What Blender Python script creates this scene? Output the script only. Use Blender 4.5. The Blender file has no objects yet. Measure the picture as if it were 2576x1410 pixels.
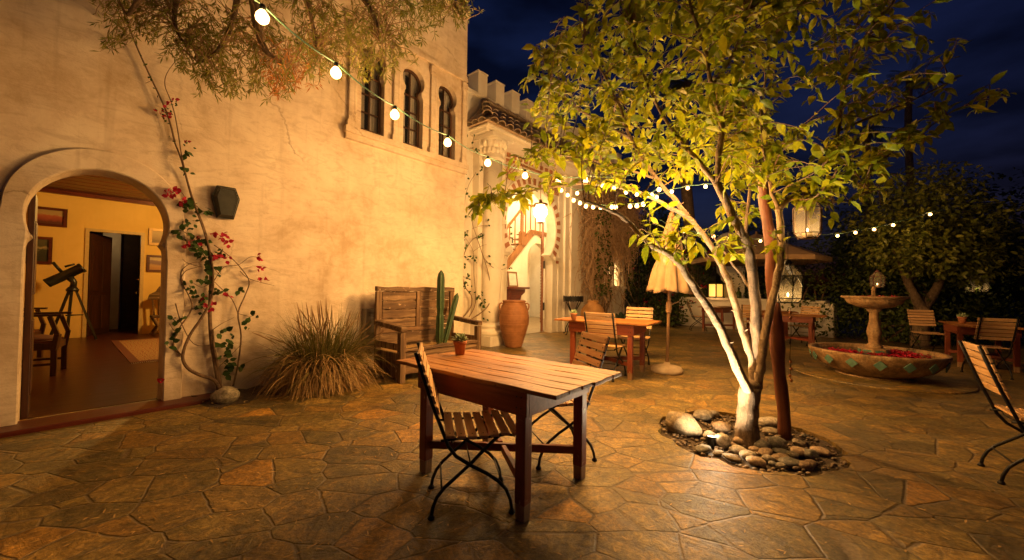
import bpy, bmesh, math, random
from mathutils import Vector, Matrix, geometry
random.seed(7)
S = bpy.context.scene
COL = S.collection
PI = math.pi
R_ = math.radians
def rnd(a, b): return random.uniform(a, b)
def lerp(a, b, t): return a + (b - a) * t

# ------------------------------------------------------------ camera maths (to turn measured sight lines into world places)
F = 985.0; H = 1.28; PITCH = R_(1.1); ROLL = R_(0.8)
sp, cp, sr, cr = math.sin(PITCH), math.cos(PITCH), math.sin(ROLL), math.cos(ROLL)
FW = Vector((0, cp, sp)); U0 = Vector((0, -sp, cp)); R0 = Vector((1, 0, 0))
UP = U0 * cr - R0 * sr; RT = R0 * cr + U0 * sr
def ray(x, y): return FW + RT * ((x - 1288) / F) + UP * ((705 - y) / F)
def G(x, y, z=0.0):
    d = ray(x, y); t = (z - H) / d.z
    return Vector((d.x * t, d.y * t, z))
def D(x, y, Y):
    d = ray(x, y); t = Y / d.y
    return Vector((d.x * t, Y, H + d.z * t))
HA = G(455, 1010); HANG = PI / 2 - math.atan2(851, F)
HM = Matrix.Translation(HA) @ Matrix.Rotation(HANG, 4, 'Z')
def hw(s, d, z=0.0): return HM @ Vector((s, d, z))          # house frame -> world

def PX(p):
    q = Vector(p) - Vector((0, 0, H)); z = q.dot(FW)
    return 1288 + F * q.dot(RT) / z, 705 - F * q.dot(UP) / z
def Wp(x, y, d=0.0):                                         # sight line -> (s, z) on the plane at depth d of the house
    r = ray(x, y); N_ = Vector((math.sin(HANG), -math.cos(HANG), 0)); U_ = Vector((math.cos(HANG), math.sin(HANG), 0))
    a = HA - N_ * d; t = a.dot(N_) / r.dot(N_); p = r * t - HA
    return p.dot(U_), H + r.z * t

# ------------------------------------------------------------ mesh builder
class MB:
    def __init__(self): self.v = []; self.f = []; self.s = []; self.mi = []; self.cur = 0
    def add(self, vs, fs, smooth=False, m=None):
        o = len(self.v)
        self.v += [tuple(m @ Vector(p)) if m is not None else tuple(p) for p in vs]
        self.f += [tuple(o + i for i in f) for f in fs]
        self.s += [smooth] * len(fs); self.mi += [self.cur] * len(fs)
        return self
    def box(self, c, s, rz=0.0, m=None, taper=1.0):
        x, y, z = s[0] / 2, s[1] / 2, s[2] / 2; t = taper
        vs = [(-x*t, -y*t, -z), (x*t, -y*t, -z), (x*t, y*t, -z), (-x*t, y*t, -z), (-x, -y, z), (x, -y, z), (x, y, z), (-x, y, z)]
        mm = Matrix.Translation(Vector(c)) @ Matrix.Rotation(rz, 4, 'Z')
        if m is not None: mm = m @ mm
        return self.add(vs, [(0,3,2,1),(4,5,6,7),(0,1,5,4),(1,2,6,5),(2,3,7,6),(3,0,4,7)], False, mm)
    def bar(self, a, b, w, h, roll=0.0):                     # rectangular bar from a to b
        a, b = Vector(a), Vector(b); d = b - a; L = d.length
        q = d.to_track_quat('X', 'Z').to_matrix().to_4x4()
        mm = Matrix.Translation((a + b) / 2) @ q @ Matrix.Rotation(roll, 4, 'X')
        return self.box((0, 0, 0), (L, w, h), 0, mm)
    def tube(self, pts, r, n=8, cap=True, smooth=True):
        pts = [Vector(p) for p in pts]; k = len(pts)
        rr = r if isinstance(r, (list, tuple)) else [r] * k
        t0 = (pts[1] - pts[0]).normalized()
        u = t0.orthogonal().normalized(); vs = []; fs = []
        for i in range(k):
            t = (pts[min(i + 1, k - 1)] - pts[max(i - 1, 0)])
            if t.length < 1e-9: t = t0
            t = t.normalized()
            u = (u - t * u.dot(t))
            if u.length < 1e-6: u = t.orthogonal()
            u.normalize(); w = t.cross(u)
            for j in range(n):
                a = 2 * PI * j / n
                vs.append(pts[i] + (u * math.cos(a) + w * math.sin(a)) * rr[i])
        for i in range(k - 1):
            for j in range(n):
                a, b = i * n + j, i * n + (j + 1) % n
                fs.append((a, b, b + n, a + n))
        if cap:
            fs.append(tuple(range(n - 1, -1, -1))); fs.append(tuple((k - 1) * n + j for j in range(n)))
        return self.add(vs, fs, smooth)
    def lathe(self, prof, n=24, c=(0, 0, 0), smooth=True, cap=True, a0=0.0, m=None, sy=1.0):
        vs = []; fs = []; k = len(prof)
        for r, z in prof:
            for j in range(n):
                a = a0 + 2 * PI * j / n
                vs.append((c[0] + r * math.cos(a), c[1] + r * sy * math.sin(a), c[2] + z))
        for i in range(k - 1):
            for j in range(n):
                a, b = i * n + j, i * n + (j + 1) % n
                fs.append((a, b, b + n, a + n))
        if cap:
            fs.append(tuple(range(n - 1, -1, -1))); fs.append(tuple((k - 1) * n + j for j in range(n)))
        return self.add(vs, fs, smooth, m)
    def ball(self, c, r, n=10, k=6, m=None):
        rx, ry, rz = (r, r, r) if not isinstance(r, (tuple, list)) else r
        vs = [(c[0], c[1], c[2] - rz)]; fs = []
        for i in range(1, k):
            p = -PI / 2 + PI * i / k
            for j in range(n):
                a = 2 * PI * j / n
                vs.append((c[0] + rx * math.cos(p) * math.cos(a), c[1] + ry * math.cos(p) * math.sin(a), c[2] + rz * math.sin(p)))
        vs.append((c[0], c[1], c[2] + rz)); top = len(vs) - 1
        for j in range(n):
            fs.append((0, 1 + (j + 1) % n, 1 + j))
            for i in range(k - 2):
                a, b = 1 + i * n + j, 1 + i * n + (j + 1) % n
                fs.append((a, b, b + n, a + n))
            q = 1 + (k - 2) * n
            fs.append((q + j, q + (j + 1) % n, top))
        return self.add(vs, fs, True, m)
    def prism(self, poly, d0, d1, holes=(), m=None, smooth_sides=False):   # poly in (s,z); extruded along d (y)
        loops = [list(poly)] + [list(h) for h in holes]
        tri = geometry.tessellate_polygon([[Vector((p[0], p[1], 0)) for p in l] for l in loops])
        flat = [p for l in loops for p in l]; n = len(flat)
        vs = [(p[0], d0, p[1]) for p in flat] + [(p[0], d1, p[1]) for p in flat]
        fs = []
        for t in tri:
            a, b, c = (flat[i] for i in t)
            ar = (b[0]-a[0])*(c[1]-a[1]) - (b[1]-a[1])*(c[0]-a[0])
            if abs(ar) < 1e-12: continue
            t = tuple(t) if ar > 0 else (t[0], t[2], t[1])
            fs.append(t if d0 < d1 else t[::-1]); fs.append(tuple(i + n for i in (t[::-1] if d0 < d1 else t)))
        self.add(vs, fs, False, m)
        o = 0; vs2 = []; fs2 = []
        for li, l in enumerate(loops):
            k = len(l); ar = sum(l[i][0]*l[(i+1)%k][1] - l[(i+1)%k][0]*l[i][1] for i in range(k))
            flip = (ar > 0) != (li == 0)
            for i in range(k):
                j = (i + 1) % k
                q = [(l[i][0], d0, l[i][1]), (l[i][0], d1, l[i][1]), (l[j][0], d1, l[j][1]), (l[j][0], d0, l[j][1])]
                b = len(vs2); vs2 += q; fq = (b, b+1, b+2, b+3)
                fs2.append(fq if not flip else fq[::-1])
        self.add(vs2, fs2, smooth_sides, m)
        return self
    def leaf(self, p, d, nrm, L, w, fold=0.25, curl=0.15):   # curved pointed leaf: 2 x 3 quads folded on the midrib
        d = d.normalized(); sd = d.cross(nrm)
        if sd.length < 1e-4: sd = d.orthogonal()
        sd.normalize(); nn = sd.cross(d).normalized()
        vs = []; prof = ((0.0, 0.08), (0.28, 0.85), (0.6, 0.9), (1.0, 0.03))
        for t, k in prof:
            c = p + d * (L * t) - nn * (curl * L * t * t)
            hw_ = w * 0.5 * k
            vs += [c - sd * hw_ + nn * fold * hw_, c, c + sd * hw_ + nn * fold * hw_]
        fs = []
        for i in range(3):
            b = i * 3
            fs += [(b, b+1, b+4, b+3), (b+1, b+2, b+5, b+4)]
        return self.add(vs, fs, True)
    def blade(self, p, d, nrm, L, w, curl=0.0):               # narrow lance leaf, two quads
        d = d.normalized(); sd = d.cross(nrm)
        if sd.length < 1e-4: sd = d.orthogonal()
        sd.normalize(); nn = sd.cross(d)
        m_ = p + d * (L * .5); e = p + d * L - nn * curl * L
        return self.add([p, m_ - sd * w / 2, e, m_ + sd * w / 2], [(0, 1, 2, 3)], True)
    def build(self, name, mat, parent=None, bevel=0.0, sub=0, loc=None, rz=0.0):
        me = bpy.data.meshes.new(name); me.from_pydata(self.v, [], self.f)
        me.polygons.foreach_set('use_smooth', self.s); me.update()
        for k_ in (mat if isinstance(mat, (list, tuple)) else [mat]): me.materials.append(k_)
        if any(self.mi): me.polygons.foreach_set('material_index', self.mi)
        o = bpy.data.objects.new(name, me); COL.objects.link(o)
        if parent is not None: o.parent = parent
        if loc is not None: o.location = loc
        if rz: o.rotation_euler.z = rz
        if bevel:
            b = o.modifiers.new('bevel', 'BEVEL'); b.width = bevel; b.segments = 2; b.limit_method = 'ANGLE'; b.angle_limit = R_(40)
        if sub:
            b = o.modifiers.new('sub', 'SUBSURF'); b.levels = sub; b.render_levels = sub
        return o

def tag(o, label=None, cat=None, group=None, kind=None):
    if label: o['label'] = label
    if cat: o['category'] = cat
    if group: o['group'] = group
    if kind: o['kind'] = kind
    return o
def thing(name, label, cat, loc=(0, 0, 0), rz=0.0, group=None):
    o = bpy.data.objects.new(name, None); COL.objects.link(o)
    o.empty_display_size = 0.1
    o.location = loc; o.rotation_euler.z = rz
    return tag(o, label, cat, group)
def dup(root, loc, rz, label, group=None):
    def cp_(o, par):
        c = o.copy(); COL.objects.link(c)
        if par is not None: c.parent = par
        for ch in [k for k in KIDS.get(o.name, [])]: cp_(bpy.data.objects[ch], c)
        return c
    KIDS = {}
    for o in bpy.data.objects:
        if o.parent: KIDS.setdefault(o.parent.name, []).append(o.name)
    r = cp_(root, None); r.location = loc; r.rotation_euler.z = rz
    r['label'] = label
    if group: r['group'] = group
    return r

# ------------------------------------------------------------ procedural materials
class NT:
    def __init__(self, name):
        self.m = bpy.data.materials.new(name); self.m.use_nodes = True
        self.t = self.m.node_tree; self.t.nodes.clear()
        self.out = self.t.nodes.new('ShaderNodeOutputMaterial')
        self.bs = self.n('ShaderNodeBsdfPrincipled'); self.t.links.new(self.bs.outputs[0], self.out.inputs[0])
        self.tc = self.n('ShaderNodeTexCoord')
    def n(self, typ, **kw):
        x = self.t.nodes.new(typ)
        for k, v in kw.items(): setattr(x, k, v)
        return x
    def L(self, a, b): self.t.links.new(a, b)
    def val(self, sock, v):
        if hasattr(v, 'is_linked') or hasattr(v, 'links'): self.L(v, sock)
        else: sock.default_value = v
    def mapping(self, scale=(1, 1, 1), rot=(0, 0, 0), loc=(0, 0, 0), src=None):
        mp = self.n('ShaderNodeMapping'); self.L(src or self.tc.outputs['Object'], mp.inputs[0])
        mp.inputs['Scale'].default_value = scale; mp.inputs['Rotation'].default_value = rot; mp.inputs['Location'].default_value = loc
        return mp.outputs[0]
    def noise(self, vec, scale, detail=5, rough=.6, dist=0.0):
        x = self.n('ShaderNodeTexNoise'); self.L(vec, x.inputs['Vector'])
        x.inputs['Scale'].default_value = scale; x.inputs['Detail'].default_value = detail
        x.inputs['Roughness'].default_value = rough; x.inputs['Distortion'].default_value = dist
        return x
    def ramp(self, fac, stops):
        x = self.n('ShaderNodeValToRGB'); self.L(fac, x.inputs[0]); e = x.color_ramp.elements
        while len(e) < len(stops): e.new(0.5)
        for i, (p, c) in enumerate(stops):
            e[i].position = p; e[i].color = (*c, 1) if len(c) == 3 else c
        return x.outputs[0]
    def mix(self, fac, a, b, mode='MIX'):
        x = self.n('ShaderNodeMix', data_type='RGBA', blend_type=mode)
        self.val(x.inputs[0], fac)
        for i, v in ((6, a), (7, b)):
            if isinstance(v, tuple): x.inputs[i].default_value = (*v[:3], 1)
            else: self.L(v, x.inputs[i])
        return x.outputs[2]
    def math(self, op, a, b=0.0):
        x = self.n('ShaderNodeMath', operation=op)
        self.val(x.inputs[0], a); self.val(x.inputs[1], b)
        return x.outputs[0]
    def bump(self, h, strength=.3, dist=.01, normal=None):
        x = self.n('ShaderNodeBump'); self.L(h, x.inputs['Height'])
        x.inputs['Strength'].default_value = strength; x.inputs['Distance'].default_value = dist
        if normal is not None: self.L(normal, x.inputs['Normal'])
        return x.outputs[0]
    def set(self, base=None, rough=None, normal=None, **kw):
        if base is not None:
            if isinstance(base, tuple): self.bs.inputs['Base Color'].default_value = (*base[:3], 1)
            else: self.L(base, self.bs.inputs['Base Color'])
        if rough is not None: self.val(self.bs.inputs['Roughness'], rough)
        if normal is not None: self.L(normal, self.bs.inputs['Normal'])
        for k, v in kw.items(): self.val(self.bs.inputs[k], v)
        return self.m

def simple(name, c1, c2, scale=20, rough=.6, bump=.15, metallic=0.0, bd=.004):
    t = NT(name); nz = t.noise(t.tc.outputs['Object'], scale)
    return t.set(t.ramp(nz.outputs[0], [(.32, c1), (.68, c2)]), rough, t.bump(nz.outputs[0], bump, bd), Metallic=metallic)

def plaster(name, c, dark, light, bump=.35, stain=.5, spec=.2, cracks=.55):
    t = NT(name); o = t.tc.outputs['Object']
    big = t.noise(o, .9, 6, .62, .4); mid = t.noise(o, 4.5, 6, .65, .3); fine = t.noise(o, 60, 4, .6)
    col = t.ramp(big.outputs[0], [(.34, dark), (.5, c), (.66, light)])
    col = t.mix(t.math('MULTIPLY', t.ramp(mid.outputs[0], [(.44, (0, 0, 0)), (.75, (1, 1, 1))]), stain), col, light)
    col = t.mix(t.math('MULTIPLY', t.ramp(mid.outputs[0], [(.25, (1, 1, 1)), (.45, (0, 0, 0))]), stain), col, dark)
    # grime that gathers near the bottom of walls (splash stains with a ragged top)
    sep = t.n('ShaderNodeSeparateXYZ'); t.L(o, sep.inputs[0])
    gz = t.math('ADD', sep.outputs[2], t.math('MULTIPLY', mid.outputs[0], .5))
    col = t.mix(t.math('MULTIPLY', t.ramp(gz, [(.12, (1, 1, 1)), (.55, (0, 0, 0))]), .3), col, (dark[0]*.6, dark[1]*.55, dark[2]*.5))
    # trowel sweeps and rain streaks
    tw_ = t.noise(t.mapping((2.2, 2.2, 7), (.3, .5, .4)), 1.6, 6, .7, 1.5)
    col = t.mix(t.math('MULTIPLY', t.ramp(tw_.outputs[0], [(.36, (1, 1, 1)), (.5, (0, 0, 0))]), stain * .55), col, dark)
    stv = t.noise(t.mapping((9, 9, .55)), 1.0, 5, .6)
    col = t.mix(t.math('MULTIPLY', t.ramp(stv.outputs[0], [(.56, (0, 0, 0)), (.75, (1, 1, 1))]), stain * .5), col, (dark[0]*.75, dark[1]*.72, dark[2]*.65))
    # hairline cracks
    vo = t.n('ShaderNodeTexVoronoi', feature='DISTANCE_TO_EDGE')
    wob = t.noise(o, 2.2, 5, .6); ad = t.n('ShaderNodeMix', data_type='VECTOR'); ad.inputs[0].default_value = .22
    t.L(o, ad.inputs[4]); t.L(wob.outputs['Color'], ad.inputs[5]); t.L(ad.outputs[1], vo.inputs['Vector']); vo.inputs['Scale'].default_value = .9
    gate = t.ramp(t.noise(o, .7, 2).outputs[0], [(.5, (0, 0, 0)), (.6, (1, 1, 1))])
    crk = t.math('MULTIPLY', t.ramp(vo.outputs['Distance'], [(.0, (1, 1, 1)), (.006, (0, 0, 0))]), gate)
    col = t.mix(t.math('MULTIPLY', crk, cracks), col, (dark[0]*.5, dark[1]*.45, dark[2]*.4))
    h = t.math('ADD', t.math('ADD', t.math('MULTIPLY', tw_.outputs[0], .5), t.math('MULTIPLY', mid.outputs[0], .6)), t.math('MULTIPLY', fine.outputs[0], .12))
    h = t.math('SUBTRACT', h, t.math('MULTIPLY', crk, .3 if cracks else 0.0))
    return t.set(col, .85, t.bump(h, bump, .03), **{'Specular IOR Level': spec})

def wood(name, c1, c2, c3, axis=0, rough=.55, scale=1.0, bump=.35, worn=None, island=.25, sheen=.4):
    t = NT(name); o = t.tc.outputs['Object']
    sc = [26 * scale] * 3; sc[axis] = 1.6 * scale
    geo = t.n('ShaderNodeNewGeometry')
    off = t.n('ShaderNodeVectorMath', operation='ADD'); t.L(o, off.inputs[0])
    mul = t.n('ShaderNodeVectorMath', operation='SCALE'); t.L(geo.outputs['Random Per Island'], mul.inputs['Scale']); mul.inputs[0].default_value = (7.3, 3.1, 5.7)
    t.L(mul.outputs[0], off.inputs[1])
    mp = t.mapping(tuple(sc), src=off.outputs[0])
    gr = t.noise(mp, 1.0, 7, .65, .8); bl = t.noise(off.outputs[0], 5 * scale, 5, .6)
    col = t.ramp(gr.outputs[0], [(.28, c1), (.5, c2), (.72, c3)])
    col = t.mix(t.ramp(bl.outputs[0], [(.35, (0, 0, 0)), (.75, (.55, .55, .55))]), col, c1)
    v = t.math('ADD', t.math('MULTIPLY', geo.outputs['Random Per Island'], island * 2), 1 - island)
    vm = t.n('ShaderNodeCombineColor'); 
    for i in range(3): t.L(v, vm.inputs[i])
    col = t.mix(1.0, col, vm.outputs[0], 'MULTIPLY')
    if worn:
        wn = t.noise(off.outputs[0], 14, 6, .7, .5); wn2 = t.noise(mp, .6, 5, .7)
        k = t.math('MULTIPLY', t.ramp(wn.outputs[0], [(worn[1], (0, 0, 0)), (worn[1] + .06, (1, 1, 1))]), t.ramp(wn2.outputs[0], [(.45, (0, 0, 0)), (.55, (1, 1, 1))]))
        col = t.mix(k, col, worn[0])
    return t.set(col, rough, t.bump(gr.outputs[0], bump, .006), **{'Specular IOR Level': sheen})

def leafmat(name, c1, c2, c3, rough=.42, trans=.35, sat=1.0):
    t = NT(name); geo = t.n('ShaderNodeNewGeometry')
    col = t.ramp(geo.outputs['Random Per Island'], [(0.05, c1), (.5, c2), (.95, c3)])
    nz = t.noise(t.tc.outputs['Object'], 30, 3)
    col = t.mix(.35, col, t.ramp(nz.outputs[0], [(.3, c1), (.7, c3)]))
    t.set(col, rough, **{'Specular IOR Level': .18})
    tr = t.n('ShaderNodeBsdfTranslucent'); t.L(col, tr.inputs[0])
    mx = t.n('ShaderNodeMixShader'); mx.inputs[0].default_value = trans
    t.L(t.bs.outputs[0], mx.inputs[1]); t.L(tr.outputs[0], mx.inputs[2]); t.L(mx.outputs[0], t.out.inputs[0])
    return t.m

def emit(name, col, strength):
    t = NT(name); t.set((.8, .8, .8), .4)
    t.bs.inputs['Emission Color'].default_value = (*col, 1); t.bs.inputs['Emission Strength'].default_value = strength
    return t.m

def glassmat(name, c=(1, 1, 1), rough=.05, mixf=.75):
    t = NT(name); tr = t.n('ShaderNodeBsdfTransparent'); tr.inputs[0].default_value = (*c, 1)
    t.set(c, rough); mx = t.n('ShaderNodeMixShader'); mx.inputs[0].default_value = mixf
    t.L(t.bs.outputs[0], mx.inputs[1]); t.L(tr.outputs[0], mx.inputs[2]); t.L(mx.outputs[0], t.out.inputs[0])
    return t.m
# ------------------------------------------------------------ shared materials
P_MAIN = plaster('wall_plaster', (.67, .54, .39), (.47, .35, .22), (.77, .66, .50), .5, .75)
P_WHITE = plaster('white_plaster', (.78, .72, .60), (.68, .60, .47), (.84, .79, .68), .2, .3, .2, .25)
P_ROOM = plaster('room_plaster', (.74, .49, .15), (.68, .44, .13), (.78, .53, .18), .1, .2, .2, 0.0)
M_DARKWOOD = wood('dark_wood', (.030, .010, .005), (.060, .020, .009), (.095, .034, .014), 2, .4)
M_DARKWOODX = wood('dark_wood_boards', (.05, .008, .004), (.11, .018, .007), (.16, .032, .011), 0, .38)
M_STAIR = wood('stair_wood', (.12, .045, .012), (.24, .10, .03), (.36, .17, .055), 2, .35)
M_FRAME = wood('window_wood', (.035, .016, .009), (.065, .028, .014), (.10, .045, .022), 2, .45)
M_BRICK = simple('brick_red', (.30, .11, .05), (.46, .21, .10), 18, .85, .4)
M_TILE = simple('roof_clay', (.42, .29, .18), (.74, .58, .40), 7, .85, .5, bd=.01)
M_BLACK = simple('black_iron', (.008, .008, .009), (.022, .02, .02), 40, .5, .2, .6)
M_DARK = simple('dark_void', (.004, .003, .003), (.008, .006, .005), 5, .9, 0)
M_CURT = simple('curtain_cloth', (.60, .56, .47), (.72, .68, .58), 9, .8, .1)
M_GLASS = glassmat('clear_glass', (.9, .92, .9), .03, .8)
M_PANE = NT('window_pane'); M_PANE.set((.03, .03, .035), .06); 
_tr = M_PANE.n('ShaderNodeBsdfTransparent'); _mx = M_PANE.n('ShaderNodeMixShader'); _mx.inputs[0].default_value = .82
M_PANE.L(M_PANE.bs.outputs[0], _mx.inputs[1]); M_PANE.L(_tr.outputs[0], _mx.inputs[2]); M_PANE.L(_mx.outputs[0], M_PANE.out.inputs[0]); M_PANE = M_PANE.m
WARM = (1.0, .50, .17)

def horseshoe(cx, z0, hj, zj, hc, zc, cz, r, n=26):
    a = math.acos(max(-1, min(1, hc / r)))
    if zc > cz: a = -a
    pts = [(cx - hj, z0), (cx + hj, z0), (cx + hj, zj), (cx + hj - .25 * (hj - hc), zj + .45 * (zc - zj)), (cx + hc, zc)]
    for i in range(n + 1):
        t = -a + (PI + 2 * a) * i / n
        pts.append((cx + r * math.cos(t), cz + r * math.sin(t)))
    pts += [(cx - hc, zc), (cx - hj + .25 * (hj - hc), zj + .45 * (zc - zj)), (cx - hj, zj)]
    out = [pts[0]]
    for p in pts[1:]:
        if math.hypot(p[0] - out[-1][0], p[1] - out[-1][1]) > 1e-4: out.append(p)
    return out

house = thing('house', 'white plastered house with horseshoe arch openings and a crenellated entrance portal', 'building', HA, HANG)
# ---- front wall of the left wing
DOOR = horseshoe(-.628, -.02, .472, 1.59, .434, 1.69, 1.878, .48)
WC = (2.165, 2.89, 3.61)
WINS = [horseshoe(c, 3.60, .19, 4.42, .155, 4.50, 4.70, .215, 18) for c in WC]
mb = MB(); mb.prism([(-9, -.05), (4.06, -.05), (4.06, 6.37), (-9, 6.37)], 0, .30, [DOOR] + WINS)
mb.build('front_wall', P_MAIN, house, bevel=.012)
mb = MB(); mb.box((3.91, .80, 3.16), (.30, 1.0, 6.42)); mb.build('side_wall', P_MAIN, house)
mb = MB(); mb.box((-2.47, 6.1, 6.27), (13.1, 11.6, .12)); mb.box((-2.47, 11.95, 3.1), (13.1, .1, 6.4)); mb.box((-2.47, 0.15, 6.41), (13.1, .42, .08)); mb.build('roof', P_MAIN, house)
# arch surround, a raised plaster band
# cut the opening by building the band as a ring of quads
mb = MB()
inn = horseshoe(-.628, -.02, .472, 1.59, .434, 1.69, 1.878, .48, 30)[1:]
inn = inn + [(-.628 - .472, -.02)]
def resample(p, n):
    Ls = [0.0]
    for i in range(1, len(p)): Ls.append(Ls[-1] + math.hypot(p[i][0]-p[i-1][0], p[i][1]-p[i-1][1]))
    o = []
    for k in range(n):
        t = Ls[-1] * k / (n - 1); i = 1
        while i < len(p) - 1 and Ls[i] < t: i += 1
        u = (t - Ls[i-1]) / max(1e-9, Ls[i] - Ls[i-1])
        o.append((lerp(p[i-1][0], p[i][0], u), lerp(p[i-1][1], p[i][1], u)))
    return o
def band(inn, out, d0, d1):
    vs = []; fs = []; n = len(inn); e = .012
    for (a, b) in zip(inn, out):
        vs += [(a[0], d1, a[1]), (a[0], d0 + e, a[1]), (lerp(a[0], b[0], .06), d0, lerp(a[1], b[1], .06)), (lerp(a[0], b[0], .94), d0, lerp(a[1], b[1], .94)), (b[0], d0 + e, b[1]), (b[0], d1, b[1])]
    for i in range(n - 1):
        for k in range(5):
            a = i * 6 + k
            fs.append((a, a + 6, a + 7, a + 1))
    return vs, fs
# outer path drawn in the same sense: bottom right -> up -> over -> bottom left
def arc_outer(cx, hj, zj, cz, r, z0, n=40):
    p = [(cx + hj, z0), (cx + hj, zj)]
    for i in range(n + 1):
        t = PI * i / n
        p.append((cx + r * math.cos(t), cz + r * math.sin(t)))
    return p + [(cx - hj, zj), (cx - hj, z0)]
oo = arc_outer(-.628, .626, 1.75, 1.945, .605, -.02)
def split3(p, zc):
    a = next(i for i, q in enumerate(p) if q[1] > zc); b = max(i for i, q in enumerate(p) if q[1] > zc)
    return p[:a + 1], p[a:b + 1], p[b:]
I3 = split3(inn, 1.69); O3 = split3(oo, 1.74)
ii = []; oj = []
for a, b, n in zip(I3, O3, (14, 44, 14)):
    ii += resample(a, n); oj += resample(b, n)
vs, fs = band(ii, oj, -.045, .004); mb.add(vs, fs, False)
mb.build('arch_surround', P_MAIN, house)
# ---- upper window bay
mb = MB(); mb.box((2.875, -.012, 5.22), (2.37, .03, .05)); mb.box((2.875, -.02, 5.165), (2.37, .05, .07)); mb.build('bay_cornice', P_MAIN, house, bevel=.006)
mb = MB(); mb.box((2.885, -.045, 3.515), (2.36, .10, .09)); mb.box((2.885, -.030, 3.43), (2.32, .07, .09)); mb.build('window_sill', P_MAIN, house, bevel=.008)
for c in (1.805, 2.53, 3.25, 3.975):
    mb = MB(); mb.box((c, -.025, 4.33), (.075, .055, 1.36)); mb.box((c, -.035, 3.61), (.13, .075, .10)); mb.box((c, -.035, 5.03), (.125, .075, .11)); mb.box((c, -.03, 4.955), (.1, .065, .04))
    mb.lathe([(.032, 3.66), (.032, 4.95)], 10, (c + .065, -.004, 0)); mb.build('pilaster', P_MAIN, house, bevel=.008)
for c in WC:
    mb = MB(); 
    fo = horseshoe(c, 3.605, .187, 4.42, .152, 4.50, 4.70, .212, 18)
    fi = horseshoe(c, 3.66, .152, 4.40, .122, 4.52, 4.70, .178, 18)
    mb.prism(fo, .10, .145, [fi])
    mb.box((c, .125, 4.27), (.022, .03, 1.24))
    for z in (3.92, 4.2, 4.48): mb.box((c, .126, z), (.34, .026, .02))
    w = mb.build('window', M_FRAME, house)
    mb = MB(); mb.prism(fi, .122, .128); mb.build('pane', M_PANE, w)
    mb = MB(); k = 0
    for side in (-1, 1):
        n = 28; vs = []
        for i in range(n + 1):
            t = i / n; x = c + side * lerp(.20, .035, t); y = .2 + .022 * math.sin(t * 19 + side)
            vs += [(x, y, 3.58), (lerp(x, c + side * .2, .12), y, 4.93)]
        mb.add(vs, [(2*i, 2*i+2, 2*i+3, 2*i+1) for i in range(n)], True)
    mb.build('curtain', M_CURT, w)
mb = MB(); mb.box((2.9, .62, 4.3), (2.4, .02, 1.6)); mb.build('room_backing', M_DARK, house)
# ---- room behind the arch
rf = NT('plank_floor'); o_ = rf.mapping((1, 1, 1), (0, 0, R_(-14)))
br = rf.n('ShaderNodeTexBrick'); rf.L(o_, br.inputs[0])
br.inputs['Scale'].default_value = 1; br.inputs['Brick Width'].default_value = 2.6; br.inputs['Row Height'].default_value = .13; br.inputs['Mortar Size'].default_value = .003
br.inputs['Color1'].default_value = (.075, .020, .008, 1); br.inputs['Color2'].default_value = (.05, .012, .005, 1); br.inputs['Mortar'].default_value = (.12, .06, .03, 1)
nz_ = rf.noise(rf.mapping((2, 24, 2), (0, 0, R_(-14))), 1, 6, .6)
rf.set(rf.mix(.5, br.outputs[0], rf.mix(nz_.outputs[0], (.035, .009, .004), (.10, .030, .011)), 'MIX'), rf.math('ADD', rf.math('MULTIPLY', nz_.outputs[0], .2), .22), rf.bump(nz_.outputs[0], .12, .004), **{'Specular IOR Level': .15})
mb = MB(); mb.box((.55, 4.05, -.02), (6.5, 7.5, .05)); mb.box((.3, 9.2, -.02), (2.4, 2.8, .05)); mb.build('room_floor', rf.m, house)
mb = MB(); mb.prism([(-2.6, -.05), (3.7, -.05), (3.7, 3.45), (-2.6, 3.45)], 7.8, 7.92, [[(-.46, -.01), (.42, -.01), (.42, 2.45), (-.46, 2.45)]])
mb.box((-2.66, 4.05, 1.7), (.12, 7.5, 3.5)); mb.box((3.76, 4.3, 1.7), (.12, 7.0, 3.5))
mb.build('room_wall', P_ROOM, house)
mb = MB()
for i in range(38): mb.box((.55, .4 + i * .2, 3.305 + (i % 2) * .006), (6.4, .19, .03))
for x in (-2.0, .2, 2.4): mb.box((x, 4.05, 3.36), (.14, 7.4, .08))
mb.box((.55, 7.74, 3.25), (6.3, .1, .09))
mb.build('room_ceiling', M_DARKWOODX, house)
mb = MB(); mb.prism([(-.52, -.05), (.48, -.05), (.48, 2.51), (-.52, 2.51)], 7.775, 7.90, [[(-.455, -.01), (.415, -.01), (.415, 2.445), (-.455, 2.445)]]); mb.build('inner_door_frame', simple('pale_trim', (.50, .34, .14), (.58, .42, .18), 12, .5, .05), house)
mb = MB(); mm = Matrix.Translation((-.44, 7.94, 0)) @ Matrix.Rotation(R_(62), 4, 'Z')
mb.box((.42, 0, 1.21), (.84, .04, 2.40), 0, mm)
for z, h in ((.55, .8), (1.65, 1.2)):
    for x in (.22, .62): mb.box((x, -.022, z), (.28, .02, h), 0, mm)
dl = mb.build('inner_door', M_DARKWOOD, house, bevel=.006)
mb = MB(); mb.box((.36, 7.85, 1.02), (.012, .09, .05)); mb.lathe([(.012, 0), (.022, .02), (.02, .045), (0.001, .055)], 10, (0, 0, 0), m=Matrix.Translation((.375, 7.78, 1.35)) @ Matrix.Rotation(R_(90), 4, 'X')); mb.build('door_knob', simple('brass', (.5, .32, .1), (.6, .4, .14), 20, .25, 0, 1.0), dl)
mb = MB(); mb.box((.02, 9.6, 1.3), (.34, .1, 2.6)); mb.prism([(-.16, 2.25), (.02, 2.1), (.1, 2.35), (-.16, 2.5)], 9.48, 9.56); mb.build('corridor_pier', P_WHITE, house)
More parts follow.
